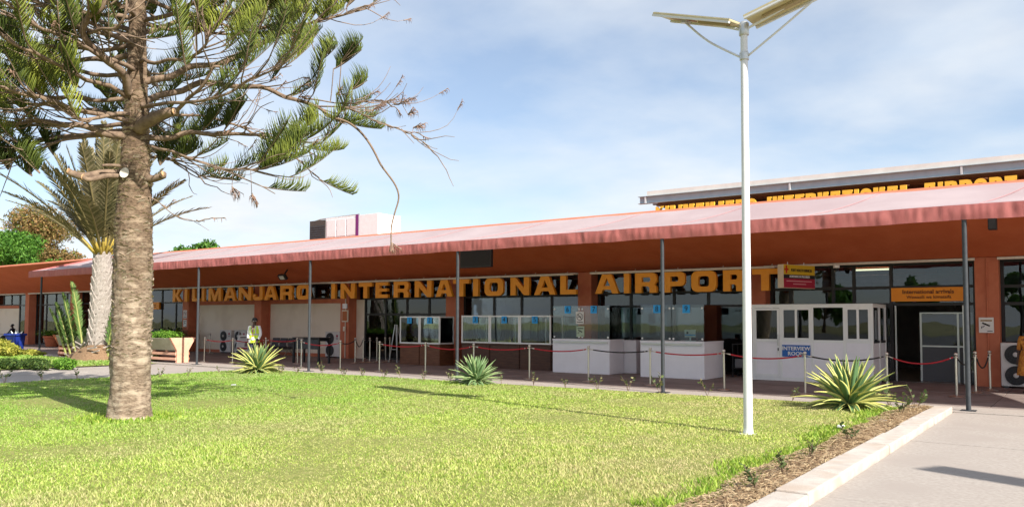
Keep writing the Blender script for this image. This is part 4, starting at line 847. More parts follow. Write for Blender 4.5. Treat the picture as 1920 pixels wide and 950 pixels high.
M_rach = mat('yellow palm stalk', (.36, .27, .05), (.50, .36, .07), 3, .6); M_rach2 = mat('brown palm stalk', (.16, .13, .05), (.24, .19, .08), 3, .7); M_scar = mat('grey palm leaf base', (.27, .23, .20), (.47, .42, .38), 7, .9, bump=.5, bscale=40, c3=(.19, .15, .12), s3=3)
pc = gy(187, 672, 17.0); pr = thing('date_palm', 'date palm with grey scaly trunk and dusty arching fronds behind the araucaria', 'tree', (pc.x, 17.0, .05)); HT = 4.35
MB().tube([(0, 0, .2), (0, 0, 1.2), (0, 0, 2.5), (0, 0, 3.6), (0, 0, HT)], [.46, .40, .36, .33, .27], 20).build('trunk', M_scar, pr, smooth=True)
sm = MB().prism([(-.135, -.02), (.135, -.02), (.11, .10), (.05, .27), (.03, .33), (-.035, .31), (-.06, .26), (-.115, .10)], 'y', -.02, .03); scar = sm.build('leaf_base', M_scar, pr, bevel=.015); first = True
k = 0
for row in range(20):
    z = .56+row*.19; R0 = .455-.04*row/6
    for j in range(10):
        a = (j+.5*(row % 2))*2*math.pi/10+RNG.uniform(-.08, .08)
        if math.cos(a-math.atan2(-17, -pc.x)) < -.35: continue
        o = scar if first else scar.copy()
        if not first: COL.objects.link(o)
        first = False; o.location = (math.cos(a)*(R0-.03), math.sin(a)*(R0-.03), z); o.rotation_euler = (rad(RNG.uniform(5, 15)), rad(RNG.uniform(-9, 9)), a+rad(90)); o.scale = (RNG.uniform(.8, 1.2), RNG.uniform(.8, 1.5), RNG.uniform(.7, 1.25))
mb = MB(); n = 28
prof = [(.0, .62), (.55, .60), (.95, .42), (1.25, .18), (1.45, -.03)]
for r0, z in prof:
    for q in range(n): a = 2*math.pi*q/n; w_ = 1+.14*mnoise.noise(Vector((math.cos(a)*1.5, math.sin(a)*1.5, z*3))); mb.v.append((r0*w_*math.cos(a), r0*.8*w_*math.sin(a), z+.05*mnoise.noise(Vector((a*2, z*4, 3)))))
for i in range(len(prof)-1):
    for q in range(n): q2 = (q+1) % n; mb.f.append((i*n+q, i*n+q2, (i+1)*n+q2, (i+1)*n+q))
mb.build('root_mound', mat('fibrous root mound', (.17, .10, .055), (.30, .19, .11), 18, .95, bump=1, bscale=70), pr, smooth=True)
for q in range(34): a = RNG.uniform(0, 6.28); z = RNG.uniform(.1, .6); rr_ = RNG.uniform(.8, 1.25)*(1.2-z*.6); MB().obox((rr_*math.cos(a), rr_*.8*math.sin(a), z), (rr_*1.2*math.cos(a+.4), rr_*math.sin(a+.4), z+RNG.uniform(.05, .3)), (0, 0, 1), .05).build('leaf_stub', M_scar, pr)
for i in range(40):
    az = i*2.39996; inner = i/40; e0 = rad(86-44*inner+RNG.uniform(-5, 5)); frond(pr, (.16*math.cos(az), .16*math.sin(az), HT-.15*inner), az, RNG.uniform(4.8, 6.0)*(.98+.05*inner), e0, .12+.42*inner, M_rach2, M_pleaf, nl=62, ll=.62, lw=.028, curl=.15)
    if i > 8: b0 = Vector((.16*math.cos(az), .16*math.sin(az), HT-.15*inner-.02)); dv_ = Vector((math.cos(az)*math.cos(e0), math.sin(az)*math.cos(e0), math.sin(e0))); MB().tube([b0-dv_*.25, b0+dv_*.5, b0+dv_*1.1+Vector((0, 0, -.015))], [.075, .058, .04], 6).build('frond_stalk', M_rach, pr, smooth=True)
# palm suckers at its foot
for i, (px, py, h, az) in enumerate(((134, 655, 2.7, 3.5), (143, 655, 3.1, 3.6), (126, 656, 2.4, 3.9), (158, 652, 3.7, 3.2), (206, 652, 3.4, .9), (202, 654, 3.0, 2.2), (209, 650, 2.4, .4), (199, 652, 3.9, 1.6))):
    p = gy(px, py, 16.75); rt = thing('palm_sucker', 'upright green young palm shoot at the foot of the date palm', 'plant', (p.x, 16.75, .3), 0, 'young palm shoots around the date palm')
    for q in range(1): frond(rt, (0, 0, -.2), az, h, rad(RNG.uniform(70, 84)), .2, mat('green palm stalk', (.22, .24, .06), (.30, .30, .09), 3, .6), M_pgreen, nl=52, ll=.40, lw=.022, curl=.3)

# ================================================================ araucaria
M_bark = mat('flaky bark', (.10, .066, .043), (.33, .245, .175), 15, .95, bump=1, bscale=30, stretch=(1, 1, 3.2), c3=(.50, .40, .30), s3=4, lo=.32, hi=.62, detail=9)
M_limb = mat('limb bark', (.15, .10, .07), (.27, .19, .13), 9, .9, bump=.6, bscale=40)
M_needle = attr_mat('araucaria needle cords', [(0, (.030, .050, .012)), (.45, (.085, .115, .020)), (.8, (.19, .22, .03)), (1, (.33, .36, .06))], transl=.15, rough=.5)
M_dead = attr_mat('dead brown cords', [(0, (.20, .11, .07)), (1, (.42, .26, .19))], transl=.1)
def bark_zones(m):      # rough dark bark above, paler flaking bark on the lower bole
    t = m.node_tree; b = t.nodes['Principled BSDF']; old = b.inputs['Base Color'].links[0].from_socket; tc = N(t, 'ShaderNodeTexCoord'); sz = N(t, 'ShaderNodeSeparateXYZ'); t.links.new(tc.outputs['Object'], sz.inputs[0])
    n = N(t, 'ShaderNodeTexNoise', Scale=2.3, Detail=6.0); t.links.new(tc.outputs['Object'], n.inputs['Vector']); ma = N(t, 'ShaderNodeMath', operation='MULTIPLY_ADD'); ma.inputs[1].default_value = 2.6; t.links.new(n.outputs[0], ma.inputs[0]); t.links.new(sz.outputs[2], ma.inputs[2])
    mr = N(t, 'ShaderNodeMapRange'); mr.inputs[1].default_value = 3.0; mr.inputs[2].default_value = 4.6; t.links.new(ma.outputs[0], mr.inputs[0]); x = N(t, 'ShaderNodeMixRGB', blend_type='MULTIPLY'); x.inputs[2].default_value = (.62, .56, .50, 1)
    t.links.new(mr.outputs[0], x.inputs[0]); t.links.new(old, x.inputs[1]); t.links.new(x.outputs[0], b.inputs['Base Color'])
bark_zones(M_bark)
TB = gz(243, 783, .05); TD = (TB-CAM).dot(CFW)
tr = thing('araucaria_tree', 'tall araucaria tree with thick flaky trunk and bare drooping twigs in the lawn', 'tree', TB)
def tp(px, py, dw=0): return gd(px, py, TD+dw)-TB
# trunk centre line and radius from the photograph's outline
prof = [(242, 792, 46), (243, 775, 38), (244, 740, 34.5), (246, 650, 34), (249, 550, 33.5), (250, 450, 33), (252, 380, 29), (254, 330, 26), (255, 260, 23), (256, 200, 19), (257, 120, 16), (258, 40, 14.5), (259, -80, 12.5), (260, -220, 10), (261, -380, 6), (262, -480, 2)]
C_ = [tp(a, b) for a, b, c in prof]; Rr = [c/CF*TD for a, b, c in prof]
mb = MB(); n = 84; rows = 320; Z0, Z1 = C_[0].z, C_[-1].z
zs = [c.z for c in C_]
for j in range(rows+1):
    z = Z0+(Z1-Z0)*(j/rows); x_ = np.interp(z, zs, [c.x for c in C_]); y_ = np.interp(z, zs, [c.y for c in C_]); r0 = np.interp(z, zs, Rr)
    for k in range(n):
        a = 2*math.pi*k/n; ct, st = math.cos(a), math.sin(a)
        d = .026*mnoise.noise(Vector((ct*2.2, st*2.2, z*2.5)))+.016*mnoise.noise(Vector((ct*6, st*6, z*20)))+.013*abs(mnoise.noise(Vector((ct*9, st*9, z*34))))
        fl = .09*max(0, mnoise.noise(Vector((ct*1.6, st*1.6, 4))))*max(0, 1-(z+.1)/.5)
        rr_ = r0*(1+fl)+d*min(1, r0/.2); mb.v.append((x_+ct*rr_, y_+st*rr_, z))
for j in range(rows):
    for k in range(n): k2 = (k+1) % n; mb.f.append((j*n+k, j*n+k2, (j+1)*n+k2, (j+1)*n+k))
mb.build('trunk', M_bark, tr, smooth=True)
# loose bark flakes
mb = MB()
for q in range(900):
    z = RNG.uniform(1.0, 5.6); a = RNG.uniform(0, 6.283); x_ = np.interp(z, zs, [c.x for c in C_]); y_ = np.interp(z, zs, [c.y for c in C_]); r0 = float(np.interp(z, zs, Rr)); ct, st = math.cos(a), math.sin(a)
    p = Vector((x_+ct*(r0+.0), y_+st*(r0+.0), z)); t = Vector((-st, ct, RNG.uniform(-.5, .5))); l = RNG.uniform(.02, .07); o_ = Vector((ct, st, 0)); h = RNG.uniform(.008, .03); b = len(mb.v)
    mb.v += [tuple(p-t*l), tuple(p+t*l), tuple(p+t*l*.8+o_*.022+Vector((0, 0, h))), tuple(p-t*l*.6+o_*.026+Vector((0, 0, h)))]; mb.f.append((b, b+1, b+2, b+3))
stuff(mb.build('bark_flakes', mat('pale bark flakes', (.40, .31, .23), (.62, .52, .42), 20, .9), tr))
FV, FF, FR = [], [], []; DV, DF, DR = [], [], []
def cord(p, d, l, up, r, c, dead=False):
    V, F, R_ = (DV, DF, DR) if dead else (FV, FF, FR); q = p+d*l*.55; e = p+(d*.75+up*.55).normalized()*l; u = d.orthogonal().normalized(); v = d.cross(u); b = len(V)
    for k in range(3): a = 2.094*k; o_ = u*math.cos(a)+v*math.sin(a); V.append(p+o_*r); 
    for k in range(3): a = 2.094*k; o_ = u*math.cos(a)+v*math.sin(a); V.append(q+o_*r*.95)
    V.append(e)
    R_ += [max(0, c-.12)]*3+[c]*3+[min(1, c+.2)]
    for k in range(3): j = (k+1) % 3; F += [(b+k, b+j, b+3+j), (b+k, b+3+j, b+3+k), (b+3+k, b+3+j, b+6)]
def spray(p, d, L, bright=.5, dead=False, n=None, cl=.30):
    d = d.normalized(); s = d.cross(_Z); s = s.normalized() if s.length > .05 else Vector((1, 0, 0)); up = s.cross(d).normalized(); n = n or int(L*30); c0 = bright+RNG.uniform(-.12, .12); cv = RNG.uniform(.0, .35)
    lim = MB_tw; P = []
    for i in range(7): t = i/6; P.append(p+d*L*t+_Z*(cv*L*t*t))
    (MB_dtw if dead else lim).tube(P, [.011, .010, .009, .008, .007, .006, .004], 5, cap=False)
    for k in range(n):
        t = .12+.88*k/n; x = t*6; i = min(int(x), 5); q = P[i].lerp(P[i+1], x-i); tg = (P[i+1]-P[i]).normalized(); l = cl*(.45+.75*math.sin(math.pi*(.12+.78*t)))*RNG.uniform(.8, 1.15)
        for sg in (-1, 1):
            if dead and RNG.random() < .45: continue
            dr = (tg*.55+s*sg*RNG.uniform(.35, .6)+up*(RNG.uniform(.45, .8) if not dead else RNG.uniform(-.9, .1))).normalized(); cord(q, dr, l, up if not dead else -_Z, .0085 if not dead else .006, min(1, max(0, c0+RNG.uniform(-.18, .18)+.12*t)), dead)
MB_tw = MB(); MB_dtw = MB()
LIMBS = []
def limb(pts, r0, r1, fol=.5, name='branch', twigs=8, start=.3, bright=.5, tl=(.5, 1.1), dead=.12):
    P = smooth_path(pts, 6); P = [p+Vector((mnoise.noise(p*1.7)*.08, mnoise.noise(p*1.7+Vector((5, 0, 0)))*.08, mnoise.noise(p*1.9+Vector((0, 9, 0)))*.09)) if 0 < i < len(P)-1 else p for i, p in enumerate(P)]; n = len(P)
    MB().tube(P, [r0+(r1-r0)*(i/(n-1))**.8 for i in range(n)], 8).build(name, M_limb, tr, smooth=True); LIMBS.append(P)
    for q in range(twigs):
        t = start+(1-start)*(q+RNG.random()*.6)/max(twigs, 1); i = min(int(t*(n-1)), n-2); p = P[i]; tg = (P[i+1]-P[i]).normalized(); s = tg.cross(_Z).normalized()*(1 if q % 2 else -1)
        d = (tg*RNG.uniform(.6, 1.0)+s*RNG.uniform(.3, .9)+_Z*RNG.uniform(-.25, .35)).normalized(); l = RNG.uniform(*tl); cv = RNG.uniform(-.1, .45)
        T = [p+d*l*u+_Z*(cv*l*(u*u-.35*u))+Vector((RNG.uniform(-.02, .02), RNG.uniform(-.02, .02), RNG.uniform(-.02, .02))) for u in (0, .25, .5, .75, 1)]
        MB_tw.tube(T, [.016, .013, .011, .009, .007], 5, cap=False); e = (T[-1]-T[-2]).normalized()
        if RNG.random() < fol: spray(T[3], (e+_Z*.35).normalized(), RNG.uniform(.45, .95), bright+RNG.uniform(-.2, .2))
        elif RNG.random() < .5: spray(T[-1], (e-_Z*.4).normalized(), RNG.uniform(.15, .3), .5, True, 8, .1)
        else:
            g = e; p2 = T[-1]; Q = [p2]
            for u in range(3): g = (g+Vector((RNG.uniform(-.4, .4), RNG.uniform(-.4, .4), RNG.uniform(-.5, .25)))).normalized(); p2 = p2+g*.16; Q.append(p2)
            MB_dtw.tube(Q, [.008, .007, .006, .004], 4, cap=False)
    for q in range(6 if twigs > 3 and P[0].z < 6.2 else 0):        # long thin bare twigs
        i = RNG.randrange(n//4, n-1); p = P[i]; tg = (P[i+1]-P[i]).normalized(); g = (tg+Vector((RNG.uniform(-.7, .7), RNG.uniform(-.7, .7), RNG.uniform(-.5, .3)))).normalized(); Q = [p]; m_ = RNG.randrange(4, 9)
        for u in range(m_): g = (g+Vector((RNG.uniform(-.22, .22), RNG.uniform(-.22, .22), RNG.uniform(-.16, .16)+.05*u))).normalized(); p = p+g*.16; Q.append(p)
        MB_dtw.tube(Q, [.010-.006*u/m_ for u in range(m_+1)], 4, cap=False)
        if RNG.random() < .4: spray(p, g, .2, .5, True, 7, .09)
    if RNG.random() < fol+.2: spray(P[-1], (P[-1]-P[-3]).normalized()+_Z*.25, RNG.uniform(.6, 1.0), bright)
# main limbs traced from the photograph (pixel, depth offset in metres from the trunk)
L_ = lambda *a: [tp(x, y, d) for x, y, d in a]
limb(L_((262, 245, -.15), (285, 222, -.3), (305, 210, -.4), (325, 209, -.5)), .11, .07, 0, twigs=0)
limb(L_((322, 210, -.5), (350, 190, -.7), (378, 165, -.9), (412, 125, -1.1)), .035, .022, .55, twigs=4)
limb(L_((268, 262, 0), (320, 255, .1), (400, 250, .2), (470, 252, .2), (530, 262, .3), (565, 272, .4)), .06, .012, .45, twigs=9)
limb(L_((268, 155, 0), (335, 133, .2), (400, 122, .3), (470, 92, .4), (530, 58, .5), (600, 42, .6), (690, 12, .7)), .065, .012, .75, twigs=13, bright=.55)
limb(L_((270, 190, .1), (380, 160, .6), (470, 163, .8), (540, 182, .8), (590, 200, .8), (625, 222, .8)), .06, .022, .35, twigs=8)
limb(L_((618, 218, .8), (660, 232, .8), (690, 258, .8), (715, 310, .8), (736, 350, .8), (743, 385, .8), (738, 430, .8), (733, 462, .8)), .024, .011, -1, twigs=0)
limb(L_((590, 200, .8), (650, 205, .7), (700, 222, .6), (760, 250, .6), (820, 279, .6)), .016, .004, -1, twigs=7, tl=(.25, .6))
limb(L_((570, 185, .8), (640, 195, .9), (700, 190, 1.0), (752, 192, 1.0)), .014, .004, -1, twigs=6, tl=(.25, .5))
limb(L_((245, 175, -.2), (228, 140, -.5), (190, 105, -.9), (158, 65, -1.2), (165, 35, -1.4), (195, 8, -1.5), (205, -40, -1.6)), .075, .03, .7, twigs=6)
limb(L_((165, 62, -1.2), (200, 50, -1.4), (230, 45, -1.5), (242, 20, -1.6), (238, -30, -1.6)), .028, .015, .9, twigs=4)
limb(L_((240, 258, -.1), (195, 248, -.3), (150, 236, -.5), (80, 230, -.7), (20, 230, -.9), (-70, 222, -1.1)), .075, .018, .55, twigs=9)
limb(L_((240, 250, 0), (180, 252, -.2), (120, 262, -.3), (40, 268, -.4), (-60, 272, -.5)), .065, .02, .4, twigs=8)
limb(L_((170, 255, -.2), (110, 275, -.5), (50, 292, -.8), (20, 300, -.9)), .025, .008, .6, twigs=5)
limb(L_((245, 225, .1), (190, 215, .5), (130, 205, .8), (60, 195, 1.1), (-40, 190, 1.3)), .06, .018, .6, twigs=9)
limb(L_((240, 215, -.2), (180, 222, -.7), (150, 222, -.9), (100, 195, -1.2), (40, 205, -1.4)), .035, .012, .7, twigs=7, bright=.65)
limb(L_((246, 105, 0), (170, 112, .3), (100, 108, .5), (0, 98, .8), (-90, 92, 1.0)), .055, .016, .75, twigs=11)
limb(L_((250, 75, 0), (180, 62, -.4), (90, 35, -.8), (10, -10, -1.1)), .045, .014, .8, twigs=9)
limb(L_((250, 60, .2), (160, 30, .8), (60, 15, 1.3), (-30, 18, 1.6)), .045, .014, .8, twigs=9)
limb(L_((265, 65, 0), (320, 40, .3), (400, 28, .6), (480, 12, .9), (560, -10, 1.1)), .05, .014, .85, twigs=11, bright=.6)
limb(L_((265, 115, -.1), (310, 112, -.6), (360, 108, -.9), (388, 85, -1.1), (392, 60, -1.2)), .035, .014, .9, twigs=7, bright=.75)
limb(L_((266, 195, -.1), (310, 195, -.5), (370, 193, -.8), (430, 175, -1.0), (480, 145, -1.2), (520, 128, -1.3)), .035, .012, .9, twigs=10, bright=.45)
limb(L_((270, 270, 0), (320, 285, -.2), (380, 305, -.3), (430, 320, -.3), (470, 318, -.3)), .03, .010, .55, twigs=7)
limb(L_((268, 300, 0), (300, 298, .3), (330, 305, .5), (380, 330, .6)), .035, .010, .5, twigs=4)
limb(L_((268, 235, .1), (360, 215, .5), (450, 235, .8), (500, 262, .9), (560, 300, 1.0), (598, 335, 1.0)), .028, .006, .12, twigs=8, tl=(.3, .7))
limb(L_((270, 368, 0), (300, 380, -.1), (335, 402, -.2), (382, 416, -.3)), .012, .004, -1, twigs=3, tl=(.1, .25))
limb(L_((245, 330, 0), (190, 328, -.3), (150, 326, -.5), (128, 321, -.6)), .075, .055, 0, twigs=0)
limb(L_((245, 335, 0), (200, 335, -.4), (155, 332, -.7)), .05, .04, 0, twigs=0)
limb(L_((262, 338, 0), (285, 335, -.1), (306, 326, -.2)), .075, .055, 0, twigs=0)
limb(L_((245, 318, -.2), (215, 312, -.4), (195, 311, -.5)), .03, .022, 0, twigs=0)
MB().lathe([(.0, .012), (.085, .010), (.09, 0)], 14, sx=.9).build('pruning_scar', mat('pale cut wood', (.66, .58, .50), (.76, .70, .63), 9, .8), tr, tp(233, 324, -.27), (rad(80), 0, rad(30)))
for (x, y, d) in ((128, 321, -.6), (306, 326, -.2), (326, 209, -.5), (155, 332, -.7)): MB().lathe([(.048, -.012), (.05, .0), (.03, .012)], 12).build('cut_end', mat('cut end wood', (.5, .27, .13), (.58, .36, .2), 9, .8), tr, tp(x, y, d), (0, rad(-80 if x < 240 else 80), rad(36)))
# whorls further up and around (behind / in front of the trunk, and above the frame)
for row in range(15):
    z = 4.9+row*.43; x_ = float(np.interp(z, zs, [c.x for c in C_])); y_ = float(np.interp(z, zs, [c.y for c in C_])); nn = 5 if row < 9 else 4
    for k in range(nn):
        a = row*1.3+k*2*math.pi/nn+RNG.uniform(-.2, .2); l = max(.6, (4.2-.26*row))*RNG.uniform(.75, 1.1); d = Vector((math.cos(a), math.sin(a), 0))
        rt_ = d.dot(CR); 
        if z < 6.6 and rt_ > .5: continue
        b = Vector((x_, y_, z)); rise = RNG.uniform(-.05, .16)
        limb([b, b+d*l*.35+_Z*l*rise*.2, b+d*l*.7+_Z*l*rise*.6, b+d*l+_Z*l*(rise+.08)], .045, .012, .8, twigs=int(6+l*1.6), start=.25, bright=.45 if z < 7.5 else .5)
# sprays placed where the photograph shows bright clumps
for px, py, dw, L, b in ((85, 185, -1.2, .55, .85), (110, 165, -1.1, .6, .8), (150, 165, -1.0, .55, .45), (8, 205, -1.4, .5, .8), (130, 90, -1.1, .55, .6), (160, 60, -1.2, .5, .6), (385, 75, -1.1, .5, .95), (360, 70, -1.0, .45, .85), (440, 60, .3, .4, .7), (480, 30, .5, .6, .6), (500, 20, .5, .6, .7),
                         (530, 55, .3, .45, .8), (560, 30, .5, .5, .65), (595, 40, .6, .5, .7), (625, 130, .8, .55, .3), (640, 115, .8, .5, .25), (600, 115, .8, .4, .4), (570, 240, .6, .3, .5), (555, 110, .5, .55, .55), (500, 300, -.2, .7, .35), (530, 300, -.2, .6, .4), (480, 320, -.3, .7, .45), (420, 245, .2, .7, .35), (380, 245, .2, .6, .35), (650, 12, .7, .5, .6),
                         (60, 330, -.8, .5, .3), (75, 325, -.8, .5, .35), (15, 318, -.6, .6, .25), (100, 290, -.5, .5, .3), (300, 310, .3, .5, .35), (320, 300, .3, .6, .3), (660, 168, .6, .3, .35)):
    p = tp(px, py, dw); nearest = min((q for P in LIMBS for q in P), key=lambda q: (q-p).length)
    d0 = (p-nearest); d = (Vector((d0.x, d0.y, 0))*.6+CR*(.5 if px > 250 else -.5)+Vector((RNG.uniform(-.3, .3), RNG.uniform(-.3, .3), .35))).normalized()
    mid = (p+nearest)/2-_Z*.12*d0.length; MB_tw.tube(smooth_path([nearest, mid, p], 4), .009, 5, cap=False)
    for q in range(4): dd = (d+Vector((RNG.uniform(-.5, .5), RNG.uniform(-.5, .5), RNG.uniform(-.15, .3)))).normalized(); spray(p, dd, L*RNG.uniform(.75, 1.1), b)
for px, py, dw in ((435, 350, -.3), (472, 362, -.3), (752, 192, 1.0), (765, 215, .8), (775, 240, .7), (735, 455, .8), (700, 205, .8), (560, 182, .8), (630, 178, .8)):
    p = tp(px, py, dw); nearest = min((q for P in LIMBS for q in P), key=lambda q: (q-p).length); MB_dtw.tube([nearest, p], .005, 4, cap=False)
    for q in range(3): spray(p, Vector((RNG.uniform(-.4, .4), RNG.uniform(-.4, .4), -.6 if py > 300 else .1))+CR*.4, .22, .5, True, 9, .12)
stuff(MB_tw.build('twigs', M_limb, tr, smooth=True)); stuff(MB_dtw.build('bare_twigs', mat('grey brown twig', (.20, .14, .11), (.32, .23, .18), 9, .9), tr, smooth=True))
stuff(bulk('crown', FV, FF, M_needle, tr, FR)); stuff(bulk('dead_sprays', DV, DF, M_dead, tr, DR))
# ================================================================ agaves
def leaf_mesh(curl, mname):
    n = 9; V = []; F = []; E_ = []
    W = [.045, .058, .070, .076, .074, .064, .048, .028, .004]
    for i in range(n):
        t = i/(n-1); y = t*1.0; z = -curl*t*t*.9+.06*t; w_ = W[i]
        for k, u in enumerate((-1, -.62, 0, .62, 1)): V.append((u*w_, y, z+abs(u)**1.6*w_*.55)); E_.append(1 if abs(u) == 1 else (.45 if u else 0))
        for k, u in enumerate((.8, 0, -.8)): V.append((u*w_, y, z-.022*(1-t)*(1-abs(u))-.004)); E_.append(.25)
    for i in range(n-1):
        a = i*8; b = a+8
        for k in range(7): F.append((a+k, a+k+1, b+k+1, b+k))
        F.append((a+7, a, b, b+7))
    me = bpy.data.meshes.new('leaf'); me.from_pydata(V, [], F); me.shade_smooth(); at = me.attributes.new('edge', 'FLOAT', 'POINT'); at.data.foreach_set('value', E_); me.materials.append(mname); return me
M_ag = attr_mat('variegated agave', [(0, (.10, .20, .085)), (.30, (.12, .22, .09)), (.62, (.46, .46, .12)), (1, (.66, .60, .20))], 'edge', .5, .06, spec=.4)
M_ag2 = attr_mat('green agave', [(0, (.13, .24, .10)), (.45, (.17, .28, .12)), (.8, (.30, .38, .16)), (1, (.42, .46, .20))], 'edge', .5, .06, spec=.4)
def agave(loc, label, size, m, n=46, seed=1):
    rg = random.Random(seed); r = thing('agave', label, 'agave plant', loc); ms = [leaf_mesh(c, m) for c in (.05, .16, .34, .6)]
    for k in range(n):
        f = k/n; el = 80-74*f**.8+rg.uniform(-8, 8); az = k*2.39996+rg.uniform(-.2, .2); L = size*(.62+.38*math.sin(math.pi*(.25+.6*f)))*rg.uniform(.85, 1.1); me = ms[min(3, int(f*3.3+rg.random()*.9))]
        o = place('leaf', me, r, (math.cos(az)*.05, math.sin(az)*.05, .02+.1*(1-f))); o.rotation_euler = (rad(el), 0, az-math.pi/2); o.rotation_mode = 'XYZ'; o.scale = (size*.72*rg.uniform(.85, 1.15), L, L)
    for k in range(14):
        az = k*.47; o = place('withered_leaf', ms[3], r, (math.cos(az)*.05, math.sin(az)*.05, .08)); o.rotation_euler = (rad(rg.uniform(4, 22)), 0, az-math.pi/2+rg.uniform(-.2, .2)); o.scale = (size*.8, size*rg.uniform(.4, .62), size*.4)
    return r
p = gz(483, 698, .05); agave((p.x, p.y, .05), 'large yellow edged agave in front of the walking man', .88, M_ag, 84, 3)
p = gz(893, 719, .05); agave((p.x, p.y, .05), 'pale green agave beside a canopy post at the lawn edge', .70, M_ag2, 90, 5)
p = gz(1592, 765, .05); agave((p.x, p.y, .05), 'wide yellow striped agave beside the mulch bed before the kiosk', .98, M_ag, 72, 8)
# ================================================================ small seedlings
M_seed = attr_mat('seedling leaf', [(0, (.05, .09, .03)), (.5, (.13, .17, .06)), (1, (.33, .30, .14))])
def seedling(loc, h, n, group, label, dark=False):
    r = thing('seedling', label, 'plant', loc, 0, group); mb = MB(); V = []; F = []; R_ = []
    for q in range(max(3, n//8)):
        a = RNG.random()*6.28; e = Vector((math.cos(a)*h*.45, math.sin(a)*h*.45, h*RNG.uniform(.6, 1.1))); mb.tube([(0, 0, -.02), e*.5+Vector((0, 0, .03)), e], [.006, .005, .003], 4)
        for j in range(8):
            t = .35+.65*RNG.random(); p = e*t; d = Vector((RNG.uniform(-1, 1), RNG.uniform(-1, 1), RNG.uniform(-.1, .9))).normalized(); l = h*.2*RNG.uniform(.7, 1.4); s = d.cross(Vector((RNG.random(), RNG.random(), .4))).normalized()*l*.32; b = len(V)
            V += [p, p+d*l*.5+s, p+d*l, p+d*l*.5-s]; F.append((b, b+1, b+2, b+3)); R_ += [RNG.random()*(.6 if dark else 1)]*4
    mb.build('stems', M_limb, r); bulk('foliage', V, F, M_seed, r, R_)
for px, py, h in ((352, 708, .28), (411, 702, .2), (528, 703, .35), (556, 703, .26), (606, 707, .42), (644, 709, .28), (680, 710, .28), (719, 711, .26), (752, 713, .36), (795, 715, .26), (845, 718, .34), (940, 721, .22), (1000, 724, .3), (1060, 728, .24), (1121, 733, .4), (1178, 735, .34), (1238, 741, .44), (1326, 744, .34), (1486, 752, .3)):
    p = gz(px, py-3, .04); seedling(p, h, 24, 'seedlings along the terrace edge of the lawn', 'small pale seedling growing along the terrace edge of the lawn')
for px, py, h in ((8, 720, .34), (80, 716, .34), (145, 712, .28), (300, 709, .3)):
    p = gz(px, py-2, .04); seedling(p, h, 24, 'seedlings along the cross path', 'small dark seedling growing along the cross path edge of the lawn', True)
for px, py, h in ((1668, 760, .45), (1718, 768, .42), (1690, 777, .35), (1592, 828, .26), (1520, 860, .24), (1468, 890, .26), (1418, 922, .26)):
    p = gz(px, py, .08); seedling(p, h*.95, 44, 'small shrubs in the mulch bed', 'small leafy shrub growing in the mulch bed beside the kerb', True)

